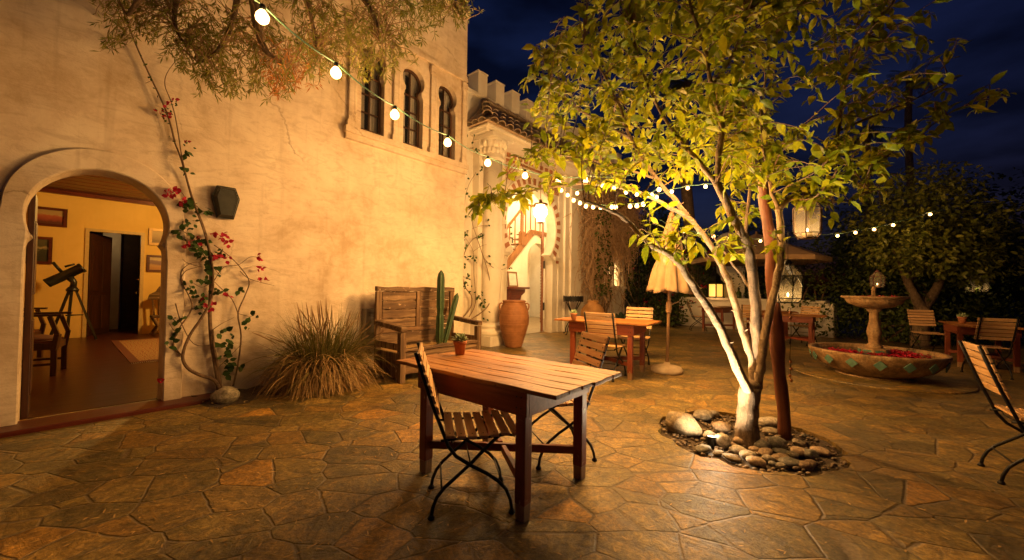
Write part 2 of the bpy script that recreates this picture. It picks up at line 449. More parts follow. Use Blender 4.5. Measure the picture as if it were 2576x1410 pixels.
mb = MB(); mb.box((1.0, 9.9, 1.3), (1.5, .08, 2.7)); mb.box((-.62, 9.2, 1.3), (.1, 2.6, 2.7)); mb.box((.62, 8.9, 1.3), (.1, 2.0, 2.7)); mb.box((.1, 9.3, 2.66), (1.7, 2.6, .06)); mb.build('corridor_wall', simple('corridor_brown', (.035, .016, .008), (.06, .028, .014), 6, .6, .1), house)
mb = MB(); mb.box((-1.075, .56, 1.05), (.045, .50, 2.12)); 
for z in (.55, 1.5): mb.box((-1.05, .56, z), (.012, .34, .7))
mb.build('entrance_door', M_DARKWOOD, house, bevel=.005)
# threshold board in front of the opening
mb = MB(); mb.box((-.55, -.10, .012), (1.75, .34, .06)); mb.build('threshold', M_DARKWOODX, house, bevel=.01)

# ---- entrance portal wing (1 m further back)
PORT = horseshoe(7.40, -.02, .985, 1.95, .79, 2.22, 2.93, 1.06, 34)
W3 = [[(c - .21, 1.40), (c + .21, 1.40), (c + .21, 2.05)] + [(c + .21 * math.cos(t), 2.05 + .27 * math.sin(t)) for t in [PI * i / 10 for i in range(1, 10)]] + [(c - .21, 2.05)] for c in (10.95, 11.72, 12.49)]
mb = MB(); mb.prism([(4.06, -.05), (13.15, -.05), (13.15, 5.72), (4.06, 5.72)], 1.0, 1.27, [PORT] + W3)
mb.build('portal_wall', P_WHITE, house, bevel=.012)
mb = MB(); mb.box((13.0, 3.9, 2.83), (.30, 5.2, 5.7)); mb.box((8.5, 6.6, 2.83), (9.2, .2, 5.7)); mb.build('far_side_wall', P_WHITE, house)
for i in range(13):
    s = 5.455 + .595 * i
    mb = MB(); mb.box((s, 1.15, 5.98), (.30, .34, .54)); mb.box((s, 1.15, 6.27), (.33, .37, .035)); mb.lathe([(.20, 0), (.001, .05)], 4, (s, 1.15, 6.288), False, True, PI / 4)
    mb.build('merlon', P_WHITE, house, bevel=.008)
mb = MB(); mb.box((8.6, 1.15, 5.70), (9.0, .36, .06)); mb.build('parapet_ledge', P_WHITE, house, bevel=.01)
# pilasters and engaged column
mb = MB(); mb.box((5.62, .90, 2.32), (.86, .22, 4.70)); mb.box((6.0, .79, 2.3), (.10, .06, 4.6)); mb.build('pilaster', P_WHITE, house, bevel=.01)
mb = MB()
for s0, w, d in ((8.76, .26, .965), (9.0, .23, .90), (9.30, .38, .83), (9.64, .32, .90)): mb.box((s0, (d + 1.01) / 2, 2.32), (w, 1.01 - d, 4.70))
mb.build('pilaster', P_WHITE, house, bevel=.01)
mb = MB(); cx, cd = 5.50, .66
mb.lathe([(.205, .46), (.215, .8), (.225, 2.0), (.21, 4.15)], 28, (cx, cd, 0))
col = mb.build('column', P_WHITE, house)
mb = MB(); mb.box((cx, cd, .10), (.66, .62, .24)); mb.lathe([(.30, .22), (.325, .25), (.325, .30), (.29, .33), (.25, .35), (.25, .38), (.275, .40), (.275, .44), (.24, .47), (.205, .50)], 28, (cx, cd, 0)); mb.build('column_base', P_WHITE, col, bevel=.012)
mb = MB(); mb.lathe([(.21, 4.12), (.25, 4.15), (.25, 4.19), (.215, 4.22), (.23, 4.35), (.29, 4.52), (.33, 4.58)], 28, (cx, cd, 0)); mb.box((cx, cd, 4.625), (.66, .60, .09))
for k in range(14):
    a = 2 * PI * k / 14
    for zz, rr in ((4.34, .235), (4.48, .28)):
        mb.ball((cx + rr * math.cos(a + zz), cd + rr * math.sin(a + zz), zz), (.05, .05, .075), 8, 5)
mb.build('column_capital', P_WHITE, col)
# arch band of brick voussoirs
inn = horseshoe(7.40, -.02, .985, 1.95, .79, 2.22, 2.93, 1.06, 40)
ia = [p for p in inn if p[1] >= 2.215]; 
n = 49; ia = resample(ia, n); oa = []
for k in range(n):
    a = math.atan2(ia[k][1] - 2.93, ia[k][0] - 7.40); rr = 1.33
    oa.append((7.40 + rr * math.cos(a), 2.93 + rr * math.sin(a)))
vs, fs = band(ia, oa, .955, 1.004); mb = MB(); mb.add(vs, fs, False); bd = mb.build('arch_band', P_WHITE, house)
for k in range(1, n - 2, 2):
    mb = MB(); q = []
    for (t0, kk) in ((.20, k + .18), (.90, k + .18), (.90, k + 1.25), (.20, k + 1.25)):
        k0 = int(kk); fr = kk - k0; pi_ = (lerp(ia[k0][0], ia[k0+1][0], fr), lerp(ia[k0][1], ia[k0+1][1], fr)); po_ = (lerp(oa[k0][0], oa[k0+1][0], fr), lerp(oa[k0][1], oa[k0+1][1], fr))
        q.append((lerp(pi_[0], po_[0], t0), lerp(pi_[1], po_[1], t0)))
    cxx = sum(p[0] for p in q) / 4; czz = sum(p[1] for p in q) / 4
    q = [(lerp(cxx, p[0], .92), lerp(czz, p[1], .92)) for p in q]
    mb.prism(q, .945, .957); mb.build('voussoir', M_BRICK, bd, bevel=.008)
for sgn in (-1, 1):
    c = 7.40 + sgn * 1.13; mb = MB(); mb.box((c, .955, 2.15), (.30, .13, .05)); mb.box((c, .965, 2.10), (.24, .10, .05)); mb.build('impost_moulding', P_WHITE, house, bevel=.01)
for c in (6.23, 8.60):
    mb = MB(); mb.box((c, .985, 2.05), (.10, .04, .11)); mb.build('wall_tile', M_BRICK, house)
mb = MB()
for sgn in (-1, 1):
    cx0 = 7.40 + sgn * 1.0
    for k in range(-4, 6):
        for dr in (-1, 1):
            p0 = (cx0 - .30 + k * .11, .975, 3.98); p1 = (p0[0] + dr * .46, .975, 4.44)
            lo, hi = cx0 - .32, cx0 + .32
            x0, x1 = p0[0], p1[0]
            def cl(x): return max(lo, min(hi, x))
            if (x0 < lo and x1 < lo) or (x0 > hi and x1 > hi): continue
            za = 3.98 + (cl(x0) - x0) / (x1 - x0) * .46; zb = 3.98 + (cl(x1) - x0) / (x1 - x0) * .46
            if abs(zb - za) > .03: mb.bar((cl(x0), .978, za), (cl(x1), .978, zb), .02, .022)
mb.box((7.4, .985, 4.47), (3.0, .03, .05))
mb.build('spandrel_lattice', M_BRICK, house)
# cornice + tiled canopy roof
mb = MB(); mb.box((7.42, .74, 4.74), (4.66, .52, .10)); mb.box((7.42, .70, 4.80), (4.76, .62, .05)); mb.build('cornice', P_WHITE, house, bevel=.012)
for i in range(20):
    mb = MB(); mb.box((5.25 + i * .23, .985, 4.60), (.12, .03, .10)); mb.build('frieze_brick', M_BRICK, house)
ez, rz_, de, dr_, sL, sR = 4.86, 5.52, .36, .98, 5.00, 9.86
roof = MB(); roof.add([(sL, de, ez), (sR, de, ez), (sR - .55, dr_, rz_), (sL + .55, dr_, rz_), (sL, dr_, ez), (sR, dr_, ez)], [(0, 1, 2, 3), (0, 3, 4), (1, 5, 2), (0, 4, 5, 1)]); rf_ = roof.build('portal_roof', M_TILE, house)
def halftube(mb, a, b, r0, r1, n=8, th=.014, rough=.0):
    a, b = Vector(a), Vector(b); t = (b - a).normalized(); sd = t.cross(Vector((0, 0, 1))).normalized(); up = sd.cross(t).normalized()
    vs = []
    for p, r in ((a, r0), (b, r1)):
        for k in range(n + 1):
            an = PI * k / n; vs.append(p + sd * (math.cos(an) * r) + up * (math.sin(an) * r * .85))
        for k in range(n, -1, -1):
            an = PI * k / n; vs.append(p + sd * (math.cos(an) * (r - th)) + up * (math.sin(an) * (r - th) * .85))
    m = 2 * (n + 1); fs = []
    for k in range(m):
        j = (k + 1) % m; fs.append((k, j, j + m, k + m))
    for o in (0, m):
        for k in range(n): fs.append((o + k, o + k + 1, o + m - 2 - k, o + m - 1 - k))
    mb.add(vs, fs, True)
mb = MB()
for i in range(19):
    s = sL + .13 + i * .255
    f0 = 0.0; inset = min(1.0, max(.0, (s - sL) / .55)); inset = min(inset, max(0, (sR - s) / .55))
    top = Vector((s, lerp(de, dr_, inset), lerp(ez, rz_, inset)))
    bot = Vector((s + rnd(-.01, .01), de - .05 + rnd(-.02, .02), ez + .005 - .05))
    segs = max(1, round((top - bot).length / .34))
    for k in range(segs):
        a = bot.lerp(top, k / segs); b = bot.lerp(top, min(1, (k + 1.15) / segs)); j = Vector((rnd(-.01, .01), 0, rnd(0, .012)))
        halftube(mb, a + j + Vector((0, 0, .02)), b + j, .122, .098)
for i in range(3):
    d = de + .1 + i * .2; k = (d - de) / (dr_ - de)
    halftube(mb, (sL - .05, d, ez - .03), (sL + .55 * k, d, lerp(ez, rz_, k)), .115, .092)
    halftube(mb, (sR + .05, d, ez - .03), (sR - .55 * k, d, lerp(ez, rz_, k)), .115, .092)
for (c0, c1) in (((sL - .04, de - .04, ez), (sL + .55, dr_, rz_ + .02)), ((sR + .04, de - .04, ez), (sR - .55, dr_, rz_ + .02))):
    a, b = Vector(c0), Vector(c1)
    for k in range(3):
        halftube(mb, a.lerp(b, k / 3) + Vector((0, 0, .07 + rnd(0, .02))), a.lerp(b, (k + 1.15) / 3) + Vector((0, 0, .05)), .115, .09)
for k in range(11): halftube(mb, (sL + .5 + k * .36, dr_ - .05, rz_ + .05), (sL + .92 + k * .36, dr_ - .05, rz_ + .04), .11, .09)
mb.build('roof_tile_rows', M_TILE, rf_)
# ---- hall seen through the portal
mb = MB(); NICHE = [(11.0, -.01), (12.3, -.01), (12.3, 2.45)] + [(11.65 + .65 * math.cos(t), 2.45 + .62 * math.sin(t)) for t in [PI * i / 16 for i in range(1, 16)]] + [(11.0, 2.45)]
mb.prism([(8.6, -.02), (12.9, -.02), (12.9, 3.44), (11.16, 3.44), (9.3, 1.72), (8.6, 1.1)], 4.0, 4.25, [NICHE]); mb.box((8.5, 5.6, 2.8), (9.0, .1, 5.7)); mb.box((8.5, 3.6, 5.72), (9.0, 5.2, .1)); mb.box((5.4, 3.6, 2.8), (.1, 4.6, 5.7)); mb.box((11.65, 5.0, 1.5), (1.5, .05, 3.2))
mb.build('hall_wall', P_WHITE, house)
mb = MB(); mb.box((8.6, 3.4, -.012), (8.8, 4.3, .05)); mb.build('hall_floor', simple('hall_stone', (.20, .15, .09), (.30, .23, .14), 4, .45, .1), house)
mb = MB(); mb.bar((9.0, 3.98, 1.42), (11.2, 3.98, 3.46), .10, .26); mb.box((11.9, 3.98, 3.47), (1.5, .10, .16))
for k in range(9): mb.box((9.1 + k * .235, 4.2, 1.62 + k * .218), (.3, .5, .035))
for k in range(3): mb.ball((11.2 + k * .55, 3.94, 3.36), (.05, .05, .09), 8, 6)
st = mb.build('staircase', M_STAIR, house)
mb = MB(); mb.box((10.58, 3.97, 3.15), (.17, .17, .5)); mb.lathe([(.06, 3.38), (.085, 3.42), (.06, 3.46)] + [x for k in range(9) for x in ((.058, 3.48 + k * .075), (.08, 3.515 + k * .075), (.058, 3.55 + k * .075))] + [(.09, 4.2), (.09, 4.38), (.06, 4.42), (.075, 4.48), (.04, 4.56), (.001, 4.6)], 14, (10.58, 3.97, 0)); mb.build('newel_post', M_STAIR, st)
mb = MB(); mb.bar((9.0, 3.97, 2.72), (10.55, 3.97, 4.28), .06, .08); mb.box((11.6, 3.97, 4.5), (2.0, .06, .07)); mb.build('handrail', M_STAIR, st)
for k in range(9):
    s = 9.25 + k * .31
    if abs(s - 10.58) < .1: continue
    z0 = 1.75 + (s - 9.0) * .93 if s < 10.6 else 3.5; z1 = 2.72 + (s - 9.0) * 1.006 if s < 10.6 else 4.48
    if s > 11.1 and False: continue
    if s >= 10.6 and s < 11.15: z0 = 1.75 + (s - 9.0) * .86
    mb = MB(); mb.box((s, 3.97, (z0 + z1) / 2), (.035, .035, z1 - z0)); mb.build('baluster', M_STAIR, st)
mb = MB(); mm = Matrix.Translation((8.22, 1.24, 0)) @ Matrix.Rotation(R_(36.5), 4, 'Z')
mb.box((.42, 0, 1.62), (.84, .07, 3.16), 0, mm)
for k in range(30): mb.box((.42, .04, .3 + k * .085), (.6, .03, .05), 0, mm)
pdr = mb.build('portal_door', wood('portal_door_wood', (.10, .03, .009), (.20, .062, .018), (.30, .10, .03), 2, .45), house)
mb = MB(); mb.box((.02, -.05, .75), (.10, .05, .22), 0, mm); mb.box((.02, -.05, 1.95), (.10, .05, .22), 0, mm); mb.build('hinge', M_BLACK, pdr)
# lit room behind the small arched windows
mb = MB(); mb.box((11.7, 1.95, 1.7), (2.9, .05, 1.9)); mb.build('window_room_wall', P_WHITE, house)
for c in (10.95, 11.72, 12.49):
    mb = MB(); mb.box((c, 1.15, 1.86), (.025, .03, .92))
    for z in (1.62, 1.84, 2.06): mb.box((c, 1.151, z), (.42, .026, .02))
    w = mb.build('window', M_FRAME, house)
mb = MB(); mb.box((11.72, .96, 1.33), (2.7, .16, .09)); mb.box((11.72, .975, 1.26), (2.5, .1, .06)); mb.build('window_sill', P_WHITE, house, bevel=.01)
for c in (11.335, 12.105, 12.9):
    mb = MB(); mb.lathe([(.09, 1.38), (.09, 1.42), (.065, 1.45), (.06, 1.95), (.08, 2.0), (.1, 2.05)], 14, (c, .98, 0)); mb.build('window_column', P_WHITE, house)
# ------------------------------------------------------------ ground
PITC = Vector((2.05, 3.46)); PITR = .70
t = NT('flagstone'); o = t.tc.outputs['Object']
w1 = t.noise(o, 1.3, 4, .55); w2 = t.noise(o, 9, 4, .6)
a = t.n('ShaderNodeVectorMath', operation='SUBTRACT'); t.L(w1.outputs['Color'], a.inputs[0]); a.inputs[1].default_value = (.5, .5, .5)
b = t.n('ShaderNodeVectorMath', operation='SCALE'); t.L(a.outputs[0], b.inputs[0]); b.inputs['Scale'].default_value = .06
c = t.n('ShaderNodeVectorMath', operation='ADD'); t.L(o, c.inputs[0]); t.L(b.outputs[0], c.inputs[1])
a2 = t.n('ShaderNodeVectorMath', operation='SUBTRACT'); t.L(w2.outputs['Color'], a2.inputs[0]); a2.inputs[1].default_value = (.5, .5, .5)
b2 = t.n('ShaderNodeVectorMath', operation='SCALE'); t.L(a2.outputs[0], b2.inputs[0]); b2.inputs['Scale'].default_value = .02
c2 = t.n('ShaderNodeVectorMath', operation='ADD'); t.L(c.outputs[0], c2.inputs[0]); t.L(b2.outputs[0], c2.inputs[1])
mp = t.mapping((2.15, 3.0, 1), (0, 0, R_(-28)), src=c2.outputs[0])
fl = t.n('ShaderNodeVectorMath', operation='MULTIPLY'); t.L(mp, fl.inputs[0]); fl.inputs[1].default_value = (1, 1, 0)
v1 = t.n('ShaderNodeTexVoronoi', feature='F1'); v2 = t.n('ShaderNodeTexVoronoi', feature='DISTANCE_TO_EDGE')
for v in (v1, v2): t.L(fl.outputs[0], v.inputs['Vector']); v.inputs['Scale'].default_value = 1.27; v.inputs['Randomness'].default_value = .92
sc = t.n('ShaderNodeSeparateColor'); t.L(v1.outputs['Color'], sc.inputs[0])
cell = t.ramp(sc.outputs[0], [(0, (.085, .074, .046)), (.13, (.165, .125, .055)), (.27, (.115, .094, .052)), (.40, (.225, .150, .060)), (.52, (.145, .115, .058)), (.64, (.185, .115, .045)), (.75, (.24, .175, .080)), (.86, (.075, .064, .042)), (.955, (.175, .135, .064)), (.985, (.30, .17, .05))])
# slaty texture, its direction changing from stone to stone
rt = t.n('ShaderNodeVectorRotate', rotation_type='Z_AXIS'); t.L(c.outputs[0], rt.inputs['Vector']); t.L(t.math('MULTIPLY', sc.outputs[1], 6.0), rt.inputs['Angle'])
sl = t.noise(t.mapping((2.2, 9, 2.2), src=rt.outputs[0]), 1, 8, .72, 1.1); pt = t.noise(rt.outputs[0], 4.5, 8, .7, .8); fn = t.noise(o, 80, 4, .6); bg = t.noise(o, .5, 4, .6)
m1 = t.noise(rt.outputs[0], 14, 8, .75, .6); m2 = t.noise(o, 38, 6, .75, .4)
def var(fac, lo, hi, a_, b_): return t.ramp(fac, [(a_, (lo, lo, lo)), (b_, (hi, hi, hi))])
col = t.mix(t.math('MULTIPLY', t.ramp(pt.outputs[0], [(.50, (0, 0, 0)), (.62, (1, 1, 1))]), .55), cell, (.235, .150, .055))
col = t.mix(t.math('MULTIPLY', t.ramp(pt.outputs[0], [(.33, (1, 1, 1)), (.43, (0, 0, 0))]), .6), col, (.080, .070, .044))
col = t.mix(1.0, col, var(m1.outputs[0], .45, 1.5, .36, .64), 'MULTIPLY')
col = t.mix(1.0, col, var(sl.outputs[0], .55, 1.45, .34, .66), 'MULTIPLY')
col = t.mix(1.0, col, var(m2.outputs[0], .55, 1.35, .38, .62), 'MULTIPLY')
col = t.mix(1.0, col, var(bg.outputs[0], .62, 1.3, .38, .62), 'MULTIPLY')
col = t.mix(1.0, col, (1.13, 1.02, .58), "MULTIPLY")
jd = t.math('ADD', v2.outputs['Distance'], t.math('MULTIPLY', t.math('SUBTRACT', m1.outputs[0], .5), .022))
joint = t.ramp(jd, [(.008, (1, 1, 1)), (.020, (0, 0, 0))])
edge = t.ramp(jd, [(.012, (1, 1, 1)), (.035, (0, 0, 0))])
col = t.mix(t.math('MULTIPLY', edge, .35), col, (.05, .036, .018))
jc = t.mix(t.ramp(bg.outputs[0], [(.42, (0, 0, 0)), (.56, (1, 1, 1))]), (.075, .052, .024), (.20, .145, .07))
jc = t.mix(1.0, jc, var(m2.outputs[0], .5, 1.3, .35, .65), 'MULTIPLY')
col = t.mix(joint, col, jc)
prof = t.ramp(jd, [(.0, (0, 0, 0)), (.010, (.1, .1, .1)), (.026, (.9, .9, .9)), (.08, (1, 1, 1))])
h = t.math('ADD', t.math('MULTIPLY', prof, .30), t.math('MULTIPLY', sl.outputs[0], .45))
h = t.math('ADD', h, t.math('MULTIPLY', m2.outputs[0], .22)); h = t.math('ADD', h, t.math('MULTIPLY', sc.outputs[2], .10)); h = t.math('ADD', h, t.math('MULTIPLY', m1.outputs[0], .40)); h = t.math('ADD', h, t.math('MULTIPLY', pt.outputs[0], .30))
M_FLAG = t.set(col, t.math('ADD', t.math('MULTIPLY', m1.outputs[0], .45), .20), t.bump(h, .85, .028), **{'Specular IOR Level': .45})
M_EARTH = simple('dark_earth', (.022, .014, .008), (.085, .055, .030), 22, .95, .8, bd=.03)

mb = MB(); hole = [(PITC.x + PITR * rr * math.cos(a_), PITC.y + PITR * rr * math.sin(a_)) for a_, rr in ((2 * PI * i / 40, 1 + .035 * math.sin(i * 1.7) + .03 * math.cos(i * 2.9)) for i in range(40))]
mb.prism([(-16, -6), (16, -6), (16, 19), (-16, 19)], .0, .06, [hole], m=Matrix(((1, 0, 0, 0), (0, 0, 1, 0), (0, -1, 0, 0), (0, 0, 0, 1))))
tag(mb.build('paving', M_FLAG), kind='structure')
mb = MB(); mb.add([(-120, -120, -.062), (120, -120, -.062), (120, 160, -.062), (-120, 160, -.062)], [(0, 1, 2, 3)])
tag(mb.build('ground', M_EARTH), kind='structure')
# raised paving band along the house, soil bed
mb = MB(); pts = []; N_ = 60
for i in range(N_ + 1):
    s = .08 + 3.95 * i / N_; w = .50 + .10 * math.sin(i * .5) + .07 * math.sin(i * 1.3) - (.30 if s > 2.3 else 0)
    w *= min(1, (s - .03) * 6)
    for k in range(5):
        q = k / 4; pts.append(hw(s, .0 - w * q, .004 + .035 * math.sin(PI * min(1, q + .25)) * (1 + .5 * math.sin(i * 2.1 + k))))
mb.add(pts, [(i*5+k, (i+1)*5+k, (i+1)*5+k+1, i*5+k+1) for i in range(N_) for k in range(4)], True)
tag(mb.build('soil_bed', M_EARTH), kind='structure')
# litter blown over the paving: dry olive leaves
M_LIT = leafmat('dry_leaf', (.20, .11, .03), (.42, .26, .09), (.60, .42, .18), .6, .1)
mb = MB()
for i in range(1000):
    if i < 560: p = G(rnd(0, 1500), rnd(985, 1400))
    elif i < 760: p = G(rnd(1500, 2570), rnd(930, 1400))
    else: p = hw(rnd(.1, 2.6), -rnd(.02, .85) ** 1.0, 0)
    if (Vector((p.x, p.y)) - PITC).length < PITR: continue
    a_ = rnd(0, 2 * PI); mb.leaf(Vector((p.x, p.y, .005 + (.03 if i >= 760 and rnd(0, 1) < .7 else 0))), Vector((math.cos(a_), math.sin(a_), rnd(-.02, .12))), Vector((rnd(-.2, .2), rnd(-.2, .2), 1)), rnd(.022, .05), rnd(.005, .011), .2, rnd(-.1, .2))
tag(mb.build('fallen_leaves', M_LIT), 'thin dry leaves scattered over the flagstones and along the wall', 'leaf litter', kind='stuff')
# ---- tree pit
mb = MB(); n = 44
vs = [(PITC.x, PITC.y, -.02)]
for k in range(1, 7):
    for i in range(n):
        a_ = 2 * PI * i / n; r = PITR * 1.08 * k / 6
        vs.append((PITC.x + r * math.cos(a_), PITC.y + r * math.sin(a_), -.028 + rnd(-.012, .014) - .012 * (k / 6)))
fs = [(0, 1 + i, 1 + (i + 1) % n) for i in range(n)] + [(1 + k*n + i, 1 + (k+1)*n + i, 1 + (k+1)*n + (i+1) % n, 1 + k*n + (i+1) % n) for k in range(5) for i in range(n)]
mb.add(vs, fs, True); tag(mb.build('pit_soil', M_EARTH), kind='structure')
def stone_mb(rx, ry, rz, seed, fl=.0):
    q = random.Random(seed); bm = bmesh.new(); bmesh.ops.create_icosphere(bm, subdivisions=3, radius=1)
    dirs = [(Vector((q.gauss(0, 1), q.gauss(0, 1), q.gauss(0, .8))).normalized(), q.uniform(.72, .98)) for _ in range(5)]
    for v in bm.verts:
        c_ = v.co.copy()
        for dv, lim in dirs:
            k = c_.dot(dv)
            if k > lim: c_ -= dv * (k - lim) * .8
        c_ += c_.normalized() * (.05 * math.sin(c_.x * 5 + seed) * math.cos(c_.y * 4.3 + seed * 2) + .03 * math.sin(c_.z * 9 + c_.x * 7))
        v.co = Vector((c_.x * rx, c_.y * ry, c_.z * rz))
    m = MB(); m.add([v.co.copy() for v in bm.verts], [[v.index for v in f.verts] for f in bm.faces], True); bm.free()
    return m
def rock(name, c1, c2, *a, **k):
    t = NT(name); o = t.tc.outputs['Object']; a_ = t.noise(o, 9, 7, .7, .5); b_ = t.noise(o, 45, 6, .75); c_ = t.noise(t.mapping((4, 4, 22), (.6, .3, 0)), 1, 6, .7, 1.0)
    q = t.ramp(a_.outputs[0], [(.34, c1), (.66, c2)]); q = t.mix(1.0, q, t.ramp(b_.outputs[0], [(.36, (.45, .45, .45)), (.64, (1.35, 1.35, 1.35))]), 'MULTIPLY'); q = t.mix(t.math('MULTIPLY', t.ramp(c_.outputs[0], [(.54, (0, 0, 0)), (.64, (1, 1, 1))]), .5), q, tuple(v * 1.5 for v in c2))
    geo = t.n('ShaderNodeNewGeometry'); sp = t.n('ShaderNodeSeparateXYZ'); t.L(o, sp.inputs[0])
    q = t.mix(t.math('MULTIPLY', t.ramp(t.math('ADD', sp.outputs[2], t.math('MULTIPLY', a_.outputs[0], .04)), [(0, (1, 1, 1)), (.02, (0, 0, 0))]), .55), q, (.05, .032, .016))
    return t.set(q, .75, t.bump(t.math('ADD', a_.outputs[0], t.math('MULTIPLY', b_.outputs[0], .4)), .6, .012))
M_STONE = [rock('river_stone_a', (.12, .095, .06), (.30, .24, .16), 14, .6, .25), rock('river_stone_b', (.22, .15, .09), (.36, .25, .15), 11, .62, .25), rock('river_stone_c', (.07, .062, .048), (.19, .17, .13), 16, .55, .2), rock('river_stone_pale_lit', (.30, .26, .20), (.44, .38, .29), 9, .65, .3)]
def pz(x, y): return (1663.7 + x * .18056, 1001.8 + y * .18056)
# (x, y of the stone's foot, width, height) read off an enlargement
ST = [(600, 300, 270, 130, 0), (750, 270, 125, 110, 0), (865, 470, 230, 150, 1), (690, 585, 160, 150, 3), (872, 700, 185, 240, 3), (1120, 660, 190, 130, 1), (1000, 700, 115, 85, 1), (600, 760, 200, 100, 2), (810, 800, 150, 60, 0), (1000, 870, 210, 75, 0), (1085, 770, 200, 110, 3), (1230, 850, 225, 120, 3), (1320, 755, 145, 80, 1), (1430, 740, 185, 170, 2), (1640, 720, 225, 210, 2), (1545, 500, 190, 90, 0), (1560, 400, 270, 140, 3), (1410, 400, 95, 60, 0), (1350, 945, 245, 120, 1), (1480, 800, 195, 90, 1), (1510, 890, 150, 100, 0), (1685, 870, 205, 90, 1), (1700, 790, 200, 80, 2), (1850, 830, 150, 90, 0), (1945, 680, 155, 100, 0), (1950, 810, 220, 130, 1), (2110, 850, 190, 150, 2), (2250, 790, 230, 100, 1), (1830, 950, 270, 110, 2), (2000, 985, 190, 110, 1), (2100, 960, 170, 100, 1), (1570, 950, 115, 60, 2), (1670, 975, 130, 50, 0), (2010, 560, 90, 60, 2), (1880, 620, 80, 60, 1)]
rows = {'back': [], 'middle': [], 'front': []}
for it in ST: rows['back' if it[1] < 610 else ('middle' if it[1] < 815 else 'front')].append(it)
ORD = ['first', 'second', 'third', 'fourth', 'fifth', 'sixth', 'seventh', 'eighth', 'ninth', 'tenth', 'eleventh', 'twelfth', 'thirteenth', 'fourteenth', 'fifteenth', 'sixteenth']
TONE = ['grey brown', 'brown', 'dark grey', 'pale lit']  # last tone: pale stone, and spotlight brightness painted into the lit stones
for rn, lst in rows.items():
    lst.sort()
    for i, (x, y, w, h_, c_) in enumerate(lst):
        p = G(*pz(x, y), -.02); k = p.y / F * .18056; rx = w * k * .56; rz_s = max(.018, h_ * k / 2 * .95)
        sz = 'large' if w > 210 else ('small' if w < 130 else 'rounded')
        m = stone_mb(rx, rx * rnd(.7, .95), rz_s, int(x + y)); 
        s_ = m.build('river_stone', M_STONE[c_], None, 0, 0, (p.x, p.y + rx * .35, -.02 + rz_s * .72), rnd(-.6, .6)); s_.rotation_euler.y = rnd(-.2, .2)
        tag(s_, '%s %s river stone, %s from left, %s row of the tree ring' % (sz, TONE[c_], ORD[i], rn), 'stone', 'river stones around the tree')
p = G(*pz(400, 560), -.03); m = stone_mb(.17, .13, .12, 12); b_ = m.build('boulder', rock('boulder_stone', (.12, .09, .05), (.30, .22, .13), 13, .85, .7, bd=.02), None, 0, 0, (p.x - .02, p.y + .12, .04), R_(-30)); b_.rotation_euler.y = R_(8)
tag(b_, 'big rough boulder lit on one side by the spotlight in the tree ring', 'boulder')
mb = MB(); q = random.Random(3)
for i in range(520):
    a_ = q.uniform(0, 2 * PI); r = PITR * math.sqrt(q.uniform(.02, .96)); s0 = q.uniform(.008, .02)
    mb.ball((PITC.x + r * math.cos(a_), PITC.y + r * math.sin(a_), -.022 + q.uniform(0, .012)), (s0 * q.uniform(.8, 1.5), s0, s0 * .7), 6, 4, Matrix.Identity(4))
tag(mb.build('pebbles', simple('pebble_mix', (.05, .035, .02), (.24, .16, .09), 30, .7, .2)), 'small brown pebbles covering the soil of the tree ring', 'pebbles', kind='stuff')
# rock at the foot of the wall vine
p = G(552, 1019); m = stone_mb(.135, .11, .10, 9); tag(m.build('wall_rock', rock('pale_rock', (.26, .22, .14), (.42, .36, .24), 10, .85, .6, bd=.02), None, 0, 0, (p.x, p.y + .08, .075)), 'pale round rock on the soil at the foot of the flowering vine', 'rock')
# ------------------------------------------------------------ courtyard furniture
M_TOP = wood('table_top_wood', (.11, .036, .008), (.34, .130, .026), (.55, .245, .056), 0, .5, .9, .5, ((.10, .038, .014), .58), .22, .3)
M_RED = wood('red_table_paint', (.12, .024, .009), (.20, .040, .013), (.27, .062, .020), 0, .5, 1.0, .3, ((.30, .17, .075), .66), .1)
M_REDV = wood('red_leg_paint', (.12, .024, .009), (.20, .040, .013), (.27, .062, .020), 2, .5, 1.0, .3, ((.34, .20, .09), .60), .1)
M_LEGEND = wood('bare_leg_wood', (.16, .08, .035), (.30, .17, .075), (.40, .24, .11), 2, .6)
M_SLAT = wood('slat_wood', (.42, .23, .09), (.60, .36, .16), (.70, .46, .22), 1, .5, 1.1, .3, None, .14)
M_TERRA = simple('terracotta', (.36, .13, .05), (.50, .20, .085), 12, .8, .2)

